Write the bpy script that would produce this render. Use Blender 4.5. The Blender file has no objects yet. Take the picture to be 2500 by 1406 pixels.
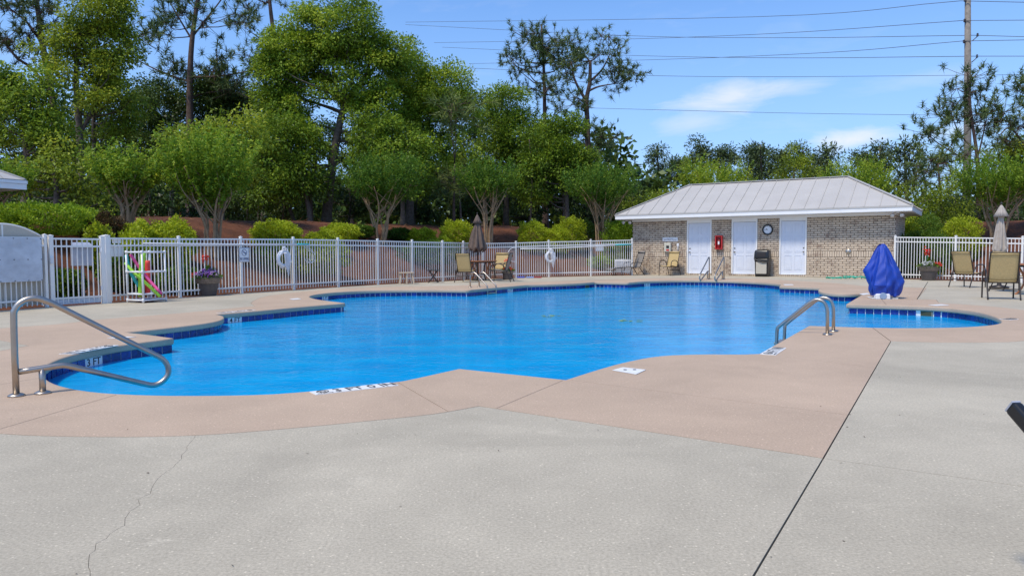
import bpy, bmesh, math, random
import numpy as np
from mathutils import Vector, Matrix
from mathutils.geometry import delaunay_2d_cdt

random.seed(7)
rng = np.random.default_rng(7)
SC = bpy.context.scene
COL = SC.collection
R = math.radians

# ---------------------------------------------------------------- camera
FPX, HC = 1800.0, 1.15                      # focal length for a 2500 wide frame, eye height
PITCH, ROLL = math.atan(93 / 1800), -0.0059
cam_d = bpy.data.cameras.new('camera')
cam = bpy.data.objects.new('camera', cam_d); COL.objects.link(cam)
cam_d.sensor_width = 36; cam_d.lens = 36 * FPX / 2500
cam_d.clip_start = 0.05; cam_d.clip_end = 2000
CM = Matrix.Translation((0, 0, HC)) @ Matrix.Rotation(math.pi / 2 - PITCH, 4, 'X') @ Matrix.Rotation(ROLL, 4, 'Z')
cam.matrix_world = CM
SC.camera = cam
SC.view_settings.view_transform = 'Standard'
SC.view_settings.look = 'None'
SC.view_settings.exposure = 0.35
SC.view_settings.gamma = 1
SC.cycles.max_bounces = 8
SC.cycles.transparent_max_bounces = 16
SC.cycles.use_denoising = True

# ---------------------------------------------------------------- sky and sun
SUN_EL, SUN_AZ = R(60), R(223)              # azimuth clockwise from +Y: the sun stands high on the left
w = bpy.data.worlds.new('World'); SC.world = w; w.use_nodes = True
nt = w.node_tree; nt.nodes.clear()
def wn(t, **k):
    n = nt.nodes.new(t)
    for a, b in k.items(): setattr(n, a, b)
    return n
def wmath(op, a, b=None, c=None):
    n = wn('ShaderNodeMath', operation=op)
    for i, x in enumerate((a, b, c)):
        if x is None: continue
        if isinstance(x, (int, float)): n.inputs[i].default_value = x
        else: nt.links.new(x, n.inputs[i])
    return n.outputs[0]
sky = wn('ShaderNodeTexSky', sky_type='NISHITA', sun_disc=False)
sky.sun_elevation = SUN_EL; sky.sun_rotation = SUN_AZ
sky.altitude = 0; sky.air_density = 1.0; sky.dust_density = 0.6; sky.ozone_density = 2.2
tc = wn('ShaderNodeTexCoord'); sp = wn('ShaderNodeSeparateXYZ')
nt.links.new(tc.outputs['Generated'], sp.inputs[0])
az = wmath('ARCTAN2', sp.outputs[0], sp.outputs[1])
el = wmath('ARCSINE', sp.outputs[2])
cmb = wn('ShaderNodeCombineXYZ')
nt.links.new(wmath('MULTIPLY', az, 9.0), cmb.inputs[0]); nt.links.new(wmath('MULTIPLY', el, 30.0), cmb.inputs[1])
nz = wn('ShaderNodeTexNoise'); nz.inputs['Scale'].default_value = 1.0; nz.inputs['Detail'].default_value = 8
nz.inputs['Roughness'].default_value = 0.58; nz.inputs['Distortion'].default_value = 0.5
nt.links.new(cmb.outputs[0], nz.inputs['Vector'])
nzc = wmath('SUBTRACT', nz.outputs[0], 0.5)
total = wmath('MULTIPLY', wmath('SUBTRACT', nz.outputs[0], 0.55), 0.5)   # thin veil everywhere
total = wmath('MAXIMUM', total, 0.0)
for (ca, ce, ra, re, amp) in ((16.4, 10.9, 5.4, 1.35, .72), (13.8, 9.4, 3.4, 1.0, .40), (20.5, 11.2, 3.0, .8, .35), (25.0, 7.5, 3.4, .95, .85), (31.0, 7.7, 2.0, .6, .40), (29, 11.2, 5, .7, .16),
                              (-60, 18, 20, 4, .5), (75, 22, 16, 4, .5), (150, 20, 25, 5, .5), (-130, 28, 22, 6, .5)):
    dx = wmath('DIVIDE', wmath('SUBTRACT', az, R(ca)), R(ra))
    dy = wmath('DIVIDE', wmath('SUBTRACT', el, R(ce)), R(re))
    dy = wmath('SUBTRACT', dy, wmath('MULTIPLY', dx, 0.30))
    d = wmath('SQRT', wmath('ADD', wmath('MULTIPLY', dx, dx), wmath('MULTIPLY', dy, dy)))
    b = wmath('SUBTRACT', 1.0, d)
    b = wmath('ADD', b, wmath('MULTIPLY', nzc, 2.6))
    b = wmath('MULTIPLY', wmath('MINIMUM', wmath('MAXIMUM', b, 0.0), 1.0), amp)
    total = wmath('MAXIMUM', total, b)
total = wmath('MINIMUM', total, 0.92)
hz = wmath('MULTIPLY', wmath('MAXIMUM', wmath('SUBTRACT', 1.0, wmath('DIVIDE', el, R(20))), 0.0), 0.75)  # pale low sky
tint = wn('ShaderNodeMix', data_type='RGBA', blend_type='MULTIPLY')
tint.inputs[0].default_value = 1.0; tint.inputs[7].default_value = (0.68, 0.93, 1.22, 1)
nt.links.new(sky.outputs[0], tint.inputs[6])
mx = wn('ShaderNodeMix', data_type='RGBA')
mh = wn('ShaderNodeMix', data_type='RGBA'); mh.inputs[7].default_value = (2.3, 3.4, 5.5, 1)
nt.links.new(wmath('MINIMUM', hz, 0.75), mh.inputs[0]); nt.links.new(tint.outputs[2], mh.inputs[6])
nt.links.new(total, mx.inputs[0]); nt.links.new(mh.outputs[2], mx.inputs[6])
mx.inputs[7].default_value = (5.1, 5.3, 5.6, 1)
bg = wn('ShaderNodeBackground'); bg.inputs['Strength'].default_value = 0.14
nt.links.new(mx.outputs[2], bg.inputs['Color'])
out = wn('ShaderNodeOutputWorld'); nt.links.new(bg.outputs[0], out.inputs[0])
sd = bpy.data.lights.new('sun', 'SUN'); sd.energy = 2.8; sd.angle = R(8); sd.color = (1, 0.90, 0.74)
sun = bpy.data.objects.new('sun', sd); COL.objects.link(sun)
sdir = Vector((math.sin(SUN_AZ) * math.cos(SUN_EL), math.cos(SUN_AZ) * math.cos(SUN_EL), math.sin(SUN_EL)))
sun.rotation_euler = sdir.to_track_quat('Z', 'Y').to_euler()
sun.location = sdir * 50

# ---------------------------------------------------------------- surveying helpers: photo pixel -> place in the world
M3 = CM.to_3x3(); EYE = Vector((0, 0, HC))
def ray(u, v): return M3 @ Vector(((u - 1250) / FPX, -(v - 703) / FPX, -1))
def G(u, v, z=0.0):
    d = ray(u, v); return EYE + d * ((z - HC) / d.z)
def P(u, v, Y):
    d = ray(u, v); return EYE + d * (Y / d.y)
def PV(u, v, o, dr):                        # on the vertical plane through o along dr: (distance along, height)
    d = ray(u, v); n = Vector((-dr[1], dr[0], 0)); t = n.dot(Vector((o[0], o[1], 0)) - EYE) / n.dot(d)
    p = EYE + d * t
    return (p.x - o[0]) * dr[0] + (p.y - o[1]) * dr[1], p.z

# ---------------------------------------------------------------- materials
def lin(c): return tuple((x / 255 / 12.92) if x / 255 <= .04045 else ((x / 255 + .055) / 1.055) ** 2.4 for x in c)
def newmat(name):
    m = bpy.data.materials.new(name); m.use_nodes = True
    t = m.node_tree; b = t.nodes['Principled BSDF']
    return m, t, b
def M(name, col, rough=.5, metal=0, spec=.5, nscale=8, namt=.12, detail=4, bump=0, bscale=60, coat=0):
    """principled material with procedural colour variation and fine relief"""
    m, t, b = newmat(name)
    tcn = t.nodes.new('ShaderNodeTexCoord')
    n = t.nodes.new('ShaderNodeTexNoise'); n.inputs['Scale'].default_value = nscale; n.inputs['Detail'].default_value = detail
    n.inputs['Roughness'].default_value = .6
    t.links.new(tcn.outputs['Object'], n.inputs['Vector'])
    r = t.nodes.new('ShaderNodeValToRGB')
    r.color_ramp.elements[0].position = .28; r.color_ramp.elements[1].position = .72
    r.color_ramp.elements[0].color = tuple(max(0, x * (1 - namt)) for x in col) + (1,)
    r.color_ramp.elements[1].color = tuple(min(1, x * (1 + namt)) for x in col) + (1,)
    t.links.new(n.outputs[0], r.inputs[0]); t.links.new(r.outputs[0], b.inputs['Base Color'])
    b.inputs['Roughness'].default_value = rough; b.inputs['Metallic'].default_value = metal
    b.inputs['Specular IOR Level'].default_value = spec; b.inputs['Coat Weight'].default_value = coat
    if bump:
        n2 = t.nodes.new('ShaderNodeTexNoise'); n2.inputs['Scale'].default_value = bscale; n2.inputs['Detail'].default_value = 3
        t.links.new(tcn.outputs['Object'], n2.inputs['Vector'])
        bp = t.nodes.new('ShaderNodeBump'); bp.inputs['Strength'].default_value = bump; bp.inputs['Distance'].default_value = .01
        t.links.new(n2.outputs[0], bp.inputs['Height']); t.links.new(bp.outputs[0], b.inputs['Normal'])
    return m
def concrete(name, col, speck, blotch, stain):
    m, t, b = newmat(name)
    N = t.nodes.new; L = t.links.new
    g = N('ShaderNodeNewGeometry')
    def noise(sc, det, rough=.55, dist=0):
        n = N('ShaderNodeTexNoise'); n.inputs['Scale'].default_value = sc; n.inputs['Detail'].default_value = det
        n.inputs['Roughness'].default_value = rough; n.inputs['Distortion'].default_value = dist
        L(g.outputs['Position'], n.inputs['Vector']); return n.outputs[0]
    def ramp(x, p0, p1, c0, c1):
        r = N('ShaderNodeValToRGB'); r.color_ramp.elements[0].position = p0; r.color_ramp.elements[1].position = p1
        r.color_ramp.elements[0].color = (*c0, 1); r.color_ramp.elements[1].color = (*c1, 1); L(x, r.inputs[0]); return r.outputs[0]
    def mix(f, a, c, bt='MIX'):
        x = N('ShaderNodeMix'); x.data_type = 'RGBA'; x.blend_type = bt
        if isinstance(f, float): x.inputs[0].default_value = f
        else: L(f, x.inputs[0])
        for i, k in ((6, a), (7, c)):
            if isinstance(k, tuple): x.inputs[i].default_value = (*k, 1)
            else: L(k, x.inputs[i])
        return x.outputs[2]
    lo = tuple(x * (1 - blotch) for x in col); hi = tuple(min(1, x * (1 + blotch)) for x in col)
    base = ramp(noise(.55, 6, .6, .8), .33, .68, lo, hi)
    base = mix(.7, base, ramp(noise(2.3, 5, .65), .3, .7, (1 - blotch, 1 - blotch, 1 - blotch), (1 + blotch * .4,) * 3), 'MULTIPLY')
    base = mix(ramp(noise(.9, 7, .7, 1.5), .62, .78, (0, 0, 0), (stain,) * 3), base, tuple(min(1, x * 1.3 + .02) for x in col))
    sc = N('ShaderNodeMapping'); sc.inputs['Scale'].default_value = (1.6, 3.6, 1); sc.inputs['Rotation'].default_value = (0, 0, .25); L(g.outputs['Position'], sc.inputs['Vector'])
    sn = N('ShaderNodeTexNoise'); sn.inputs['Scale'].default_value = .9; sn.inputs['Detail'].default_value = 5; sn.inputs['Roughness'].default_value = .7; L(sc.outputs[0], sn.inputs['Vector'])
    base = mix(ramp(sn.outputs[0], .66, .72, (0, 0, 0), (stain * .8,) * 3), base, tuple(min(1, x * 1.38 + .02) for x in col))
    base = mix(ramp(noise(1.7, 6, .75, .6), .60, .80, (0, 0, 0), (stain * .7,) * 3), base, tuple(x * .72 for x in col))
    fine = ramp(noise(75, 4, .75), .3, .7, (1 - speck,) * 3, (1 + speck,) * 3)
    base = mix(1.0, base, fine, 'MULTIPLY')
    v = N('ShaderNodeTexVoronoi'); v.inputs['Scale'].default_value = 34; L(g.outputs['Position'], v.inputs['Vector'])
    base = mix(ramp(v.outputs['Distance'], .12, .20, (.6,) * 3, (0, 0, 0)), base, mix(ramp(noise(40, 1), .45, .52, (0, 0, 0), (1, 1, 1)), tuple(x * .72 for x in col), tuple(min(1, x * 1.75) for x in col)))
    L(base, b.inputs['Base Color'])
    b.inputs['Roughness'].default_value = .8; b.inputs['Specular IOR Level'].default_value = .3
    bp = N('ShaderNodeBump'); bp.inputs['Strength'].default_value = .35; bp.inputs['Distance'].default_value = .004
    L(noise(90, 3, .7), bp.inputs['Height']); L(bp.outputs[0], b.inputs['Normal'])
    return m
def leafmat(name, dark, mid, bright, trans=.35, gloss=.12):
    m, t, b = newmat(name)
    N = t.nodes.new; L = t.links.new
    a = N('ShaderNodeAttribute'); a.attribute_name = 'tint'
    r = N('ShaderNodeValToRGB'); e = r.color_ramp.elements
    e[0].position = 0; e[0].color = (*dark, 1); e[1].position = 1; e[1].color = (*bright, 1)
    k = e.new(.5); k.color = (*mid, 1)
    L(a.outputs['Fac'], r.inputs[0]); L(r.outputs[0], b.inputs['Base Color'])
    b.inputs['Roughness'].default_value = .5; b.inputs['Specular IOR Level'].default_value = gloss * 2
    tr = N('ShaderNodeBsdfTranslucent'); hs = N('ShaderNodeHueSaturation'); hs.inputs['Value'].default_value = 1.3; hs.inputs['Hue'].default_value = .49
    L(r.outputs[0], hs.inputs['Color']); L(hs.outputs[0], tr.inputs['Color'])
    mxs = N('ShaderNodeMixShader'); mxs.inputs[0].default_value = trans
    L(b.outputs[0], mxs.inputs[1]); L(tr.outputs[0], mxs.inputs[2]); L(mxs.outputs[0], t.nodes['Material Output'].inputs[0])
    return m

MAT = {}
MAT['grey'] = concrete('grey_concrete', (.445, .395, .302), .26, .12, .60)
MAT['pink'] = concrete('tan_coping_concrete', (.470, .350, .250), .18, .08, .2)
MAT['bed'] = M('joint_sand', (.085, .075, .06), .95)
MAT['grout'] = M('white_grout', (.72, .72, .70), .7)
MAT['plaster'] = M('pool_plaster', (.62, .74, .80), .6, nscale=2, namt=.06)
MAT['white'] = M('white_powder_coat', (.81, .79, .75), .35, nscale=3, namt=.03)
MAT['whitew'] = M('white_painted_trim', (.82, .81, .79), .45, nscale=3, namt=.03)
MAT['door'] = M('door_paint', (.66, .69, .76), .4, nscale=2, namt=.03)
MAT['soffit'] = M('soffit_vinyl', (.74, .74, .72), .5, nscale=2, namt=.03)
MAT['roof'] = M('grey_standing_seam_metal', (.455, .43, .395), .45, 0, nscale=1.2, namt=.06)
MAT['seam'] = M('roof_seam_metal', (.455, .43, .395), .45, 0, nscale=1.2, namt=.06)
MAT['steel'] = M('brushed_stainless', (.46, .41, .355), .38, 1, nscale=6, namt=.12, bump=.05, bscale=25)
MAT['mortar'] = M('mortar', (.15, .115, .088), .9, nscale=20, namt=.2)
MAT['brown'] = M('dark_bronze_metal', (.030, .023, .020), .42, .1, nscale=10, namt=.2)
MAT['sling'] = M('tan_mesh_sling', (.50, .37, .17), .75, nscale=40, namt=.15, bump=.3, bscale=300)
MAT['slingg'] = M('grey_mesh_sling', (.26, .235, .21), .75, nscale=40, namt=.15, bump=.3, bscale=300)
MAT['wood'] = M('orange_brown_plank', (.36, .145, .06), .55, nscale=6, namt=.25)
MAT['umbb'] = M('brown_canvas', (.125, .088, .068), .85, nscale=9, namt=.18, bump=.3, bscale=30)
MAT['umbt'] = M('stone_canvas', (.40, .35, .30), .85, nscale=9, namt=.12, bump=.3, bscale=30)
MAT['blue'] = M('royal_blue_vinyl', (.006, .044, .34), .6, nscale=5, namt=.18, bump=.25, bscale=9)
MAT['plastic'] = M('white_plastic', (.74, .75, .77), .35, nscale=4, namt=.03)
MAT['pot'] = M('charcoal_planter', (.085, .072, .068), .6, nscale=14, namt=.2, bump=.2)
MAT['potrim'] = M('stone_relief_band', (.20, .165, .14), .8, nscale=24, namt=.4, bump=.6, bscale=40)
MAT['soil'] = M('potting_soil', (.03, .02, .014), .95)
MAT['black'] = M('black_plastic', (.012, .012, .013), .35, nscale=10, namt=.2)
MAT['ink'] = M('black_ink', (.015, .015, .018), .6)
MAT['inkb'] = M('navy_ink', (.03, .045, .16), .6)
MAT['red'] = M('red_enamel', (.50, .022, .022), .3, nscale=4, namt=.1)
MAT['teal'] = M('teal_foam', (.03, .45, .50), .6)
MAT['lime'] = M('lime_foam', (.33, .66, .05), .6)
MAT['pinkf'] = M('pink_foam', (.78, .09, .32), .6)
MAT['redf'] = M('coral_foam', (.80, .06, .055), .6)
MAT['marker'] = M('white_marker_tile', (.76, .76, .74), .45, nscale=9, namt=.08)
MAT['glass'] = None
MAT['bark'] = M('grey_bark', (.115, .090, .070), .95, nscale=9, namt=.55, detail=8, bump=1.0, bscale=18)
MAT['pbark'] = M('pine_bark', (.095, .062, .048), .95, nscale=9, namt=.55, detail=8, bump=1.0, bscale=14)
MAT['cbark'] = M('smooth_tan_bark', (.34, .225, .125), .8, nscale=7, namt=.35, detail=6, bump=.3, bscale=20)
MAT['pole'] = M('weathered_pole_wood', (.22, .195, .165), .9, nscale=5, namt=.3, detail=8)
MAT['wire'] = M('aluminium_cable', (.10, .11, .13), .6)
MAT['mesh'] = M('beige_screen_fabric', (.50, .46, .38), .85, nscale=120, namt=.2, bump=.4, bscale=200)
MAT['hose'] = M('green_hose', (.03, .38, .25), .4)
MAT['galv'] = M('galvanised_box', (.42, .44, .50), .4, .3)
MAT['skim'] = M('skimmer_grey', (.20, .21, .18), .6)
MAT['throat'] = M('skimmer_throat', (.05, .055, .025), .7)
MAT['sod'] = M('dark_rubber', (.03, .03, .035), .7)
# frosted acrylic sheet
m, t, b = newmat('frosted_acrylic'); MAT['acryl'] = m
b.inputs['Base Color'].default_value = (.62, .67, .74, 1); b.inputs['Roughness'].default_value = .35
tr = t.nodes.new('ShaderNodeBsdfTransparent'); ms = t.nodes.new('ShaderNodeMixShader')
nn = t.nodes.new('ShaderNodeTexNoise'); nn.inputs['Scale'].default_value = 4.5; nn.inputs['Detail'].default_value = 5
rr = t.nodes.new('ShaderNodeMapRange'); rr.inputs[1].default_value = .3; rr.inputs[2].default_value = .7; rr.inputs[3].default_value = .55; rr.inputs[4].default_value = .97
t.links.new(nn.outputs[0], rr.inputs[0]); t.links.new(rr.outputs[0], ms.inputs[0])
t.links.new(tr.outputs[0], ms.inputs[1]); t.links.new(b.outputs[0], ms.inputs[2]); t.links.new(ms.outputs[0], t.nodes['Material Output'].inputs[0])
# pool tile, each tile its own shade
m, t, b = newmat('cobalt_tile'); MAT['tile'] = m
oi = t.nodes.new('ShaderNodeObjectInfo'); g = t.nodes.new('ShaderNodeNewGeometry')
nn = t.nodes.new('ShaderNodeTexNoise'); nn.inputs['Scale'].default_value = 22; nn.inputs['Detail'].default_value = 4
t.links.new(g.outputs['Position'], nn.inputs['Vector'])
ad = t.nodes.new('ShaderNodeMath'); ad.operation = 'MULTIPLY_ADD'; ad.inputs[1].default_value = .35; t.links.new(oi.outputs['Random'], ad.inputs[0]); t.links.new(nn.outputs[0], ad.inputs[2])
r = t.nodes.new('ShaderNodeValToRGB'); r.color_ramp.elements[0].position = .35; r.color_ramp.elements[1].position = .95
r.color_ramp.elements[0].color = (.006, .012, .085, 1); r.color_ramp.elements[1].color = (.02, .05, .30, 1)
t.links.new(ad.outputs[0], r.inputs[0]); t.links.new(r.outputs[0], b.inputs['Base Color']); b.inputs['Roughness'].default_value = .15
# brick, each brick its own shade
m, t, b = newmat('tumbled_tan_brick'); MAT['brick'] = m
a = t.nodes.new('ShaderNodeAttribute'); a.attribute_name = 'tint'; oi = t.nodes.new('ShaderNodeObjectInfo')
g = t.nodes.new('ShaderNodeNewGeometry')
nn = t.nodes.new('ShaderNodeTexNoise'); nn.inputs['Scale'].default_value = 4.2; nn.inputs['Detail'].default_value = 1; t.links.new(g.outputs['Position'], nn.inputs['Vector'])
n3 = t.nodes.new('ShaderNodeTexNoise'); n3.inputs['Scale'].default_value = 30; n3.inputs['Detail'].default_value = 5; t.links.new(g.outputs['Position'], n3.inputs['Vector'])
ad = t.nodes.new('ShaderNodeMath'); ad.operation = 'ADD'; t.links.new(nn.outputs[0], ad.inputs[0]); t.links.new(n3.outputs[0], ad.inputs[1])
r = t.nodes.new('ShaderNodeValToRGB'); e = r.color_ramp.elements
e[0].position = .68; e[0].color = (.31, .22, .165, 1); e[1].position = 1.0; e[1].color = (.60, .49, .37, 1); k = e.new(.82); k.color = (.50, .405, .305, 1)
ad2 = t.nodes.new('ShaderNodeMath'); ad2.operation = 'MULTIPLY_ADD'; ad2.inputs[1].default_value = .16; t.links.new(oi.outputs['Random'], ad2.inputs[0])
t.links.new(ad.outputs[0], ad2.inputs[2])
ad3 = t.nodes.new('ShaderNodeMath'); ad3.operation = 'SUBTRACT'; ad3.inputs[1].default_value = .12; t.links.new(ad2.outputs[0], ad3.inputs[0])
t.links.new(ad3.outputs[0], r.inputs[0]); t.links.new(r.outputs[0], b.inputs['Base Color']); b.inputs['Roughness'].default_value = .85
bp = t.nodes.new('ShaderNodeBump'); bp.inputs['Strength'].default_value = .5; bp.inputs['Distance'].default_value = .01; t.links.new(n3.outputs[0], bp.inputs['Height']); t.links.new(bp.outputs[0], b.inputs['Normal'])
# water: clear blue with a rippled reflecting skin
m, t, b = newmat('pool_water'); MAT['water'] = m
N = t.nodes.new; L = t.links.new
g = N('ShaderNodeNewGeometry')
mp = N('ShaderNodeMapping'); mp.inputs['Rotation'].default_value = (0, 0, R(12)); mp.inputs['Scale'].default_value = (1.0, 1.6, 1)
L(g.outputs['Position'], mp.inputs['Vector'])
def wnz(sc, det, dist):
    n = N('ShaderNodeTexNoise'); n.inputs['Scale'].default_value = sc; n.inputs['Detail'].default_value = det; n.inputs['Distortion'].default_value = dist
    L(mp.outputs[0], n.inputs['Vector']); return n.outputs[0]
w1 = wnz(1.1, 2, .3); w2 = wnz(4.2, 3, .6); w3 = wnz(13, 2, .3)
def mad(a, k, c):
    x = N('ShaderNodeMath'); x.operation = 'MULTIPLY_ADD'; x.inputs[1].default_value = k; L(a, x.inputs[0])
    if c is None: x.inputs[2].default_value = 0
    else: L(c, x.inputs[2])
    return x.outputs[0]
hgt = mad(w3, .20, mad(w2, .50, mad(w1, .9, None)))
bp = N('ShaderNodeBump'); bp.inputs['Strength'].default_value = .7; bp.inputs['Distance'].default_value = .020; L(hgt, bp.inputs['Height'])
fr = N('ShaderNodeFresnel'); fr.inputs['IOR'].default_value = 1.33; L(bp.outputs[0], fr.inputs['Normal'])
frm = N('ShaderNodeMath'); frm.operation = 'MULTIPLY'; frm.inputs[1].default_value = .85; L(fr.outputs[0], frm.inputs[0])
gl = N('ShaderNodeBsdfGlossy'); gl.inputs['Roughness'].default_value = .03; L(bp.outputs[0], gl.inputs['Normal'])
trn = N('ShaderNodeBsdfTransparent'); trn.inputs['Color'].default_value = (.16, .74, .98, 1)
df = N('ShaderNodeBsdfDiffuse'); L(bp.outputs[0], df.inputs['Normal'])
rw = N('ShaderNodeValToRGB'); rw.color_ramp.elements[0].position = .35; rw.color_ramp.elements[1].position = .65
rw.color_ramp.elements[0].color = (.0, .38, .84, 1); rw.color_ramp.elements[1].color = (.0, .47, .94, 1); L(w1, rw.inputs[0]); L(rw.outputs[0], df.inputs['Color'])
mA = N('ShaderNodeMixShader'); mA.inputs[0].default_value = .80; L(trn.outputs[0], mA.inputs[1]); L(df.outputs[0], mA.inputs[2])
mB = N('ShaderNodeMixShader'); L(frm.outputs[0], mB.inputs[0]); L(mA.outputs[0], mB.inputs[1]); L(gl.outputs[0], mB.inputs[2])
L(mB.outputs[0], t.nodes['Material Output'].inputs[0])
# pine straw bank
m, t, b = newmat('pine_straw'); MAT['straw'] = m
N = t.nodes.new; L = t.links.new
g = N('ShaderNodeNewGeometry')
mp = N('ShaderNodeMapping'); mp.inputs['Scale'].default_value = (1, 1, 1); L(g.outputs['Position'], mp.inputs['Vector'])
n1 = N('ShaderNodeTexNoise'); n1.inputs['Scale'].default_value = 1.3; n1.inputs['Detail'].default_value = 6; L(mp.outputs[0], n1.inputs['Vector'])
n2 = N('ShaderNodeTexNoise'); n2.inputs['Scale'].default_value = 28; n2.inputs['Detail'].default_value = 5; n2.inputs['Roughness'].default_value = .7; L(mp.outputs[0], n2.inputs['Vector'])
r1 = N('ShaderNodeValToRGB'); e = r1.color_ramp.elements; e[0].position = .3; e[0].color = (.080, .027, .010, 1); e[1].position = .7; e[1].color = (.165, .056, .020, 1); L(n1.outputs[0], r1.inputs[0])
r2 = N('ShaderNodeValToRGB'); e = r2.color_ramp.elements; e[0].position = .3; e[0].color = (.55, .5, .5, 1); e[1].position = .72; e[1].color = (1.35, 1.3, 1.25, 1); L(n2.outputs[0], r2.inputs[0])
mxx = N('ShaderNodeMix'); mxx.data_type = 'RGBA'; mxx.blend_type = 'MULTIPLY'; mxx.inputs[0].default_value = 1; L(r1.outputs[0], mxx.inputs[6]); L(r2.outputs[0], mxx.inputs[7])
L(mxx.outputs[2], b.inputs['Base Color']); b.inputs['Roughness'].default_value = .95
bp = N('ShaderNodeBump'); bp.inputs['Strength'].default_value = .9; bp.inputs['Distance'].default_value = .04; L(n2.outputs[0], bp.inputs['Height']); L(bp.outputs[0], b.inputs['Normal'])
# foliage
MAT['oak'] = leafmat('oak_leaves', (0.046, 0.091, 0.010), (0.200, 0.312, 0.023), (0.470, 0.551, 0.052))
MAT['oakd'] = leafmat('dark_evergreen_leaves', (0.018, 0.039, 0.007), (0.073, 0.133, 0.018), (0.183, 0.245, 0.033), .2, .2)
MAT['oaky'] = leafmat('yellow_green_leaves', (0.071, 0.116, 0.010), (0.260, 0.343, 0.027), (0.498, 0.541, 0.055))
MAT['crape'] = leafmat('crape_leaves', (0.045, 0.105, 0.009), (0.185, 0.312, 0.023), (0.489, 0.541, 0.052))
MAT['craped'] = leafmat('crape_leaves_deep', (0.030, 0.074, 0.009), (0.099, 0.210, 0.020), (0.284, 0.363, 0.035))
MAT['pine'] = leafmat('pine_needles', (0.023, 0.046, 0.013), (0.092, 0.144, 0.031), (0.240, 0.278, 0.057), .15, .2)
MAT['pined'] = leafmat('far_pine_needles', (0.022, 0.041, 0.015), (0.078, 0.118, 0.038), (0.160, 0.200, 0.059), .12, .1)
MAT['gold'] = leafmat('gold_leaves', (0.115, 0.153, 0.009), (0.431, 0.521, 0.023), (0.527, 0.547, 0.068))
MAT['hedge'] = leafmat('hedge_leaves', (0.040, 0.092, 0.006), (0.207, 0.338, 0.018), (0.510, 0.619, 0.045))
MAT['shrub'] = leafmat('shrub_leaves', (0.020, 0.053, 0.007), (0.086, 0.166, 0.017), (0.216, 0.315, 0.033))
MAT['redl'] = leafmat('bronze_leaves', (.04, .022, .012), (.085, .055, .022), (.13, .11, .03))
MAT['petp'] = leafmat('purple_petals', (.24, .05, .40), (.42, .16, .58), (.85, .70, .85))
MAT['petr'] = leafmat('red_petals', (.50, .015, .012), (.75, .04, .025), (.85, .18, .10))
MAT['petw'] = leafmat('white_petals', (.6, .6, .62), (.75, .75, .77), (.85, .85, .86))

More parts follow.
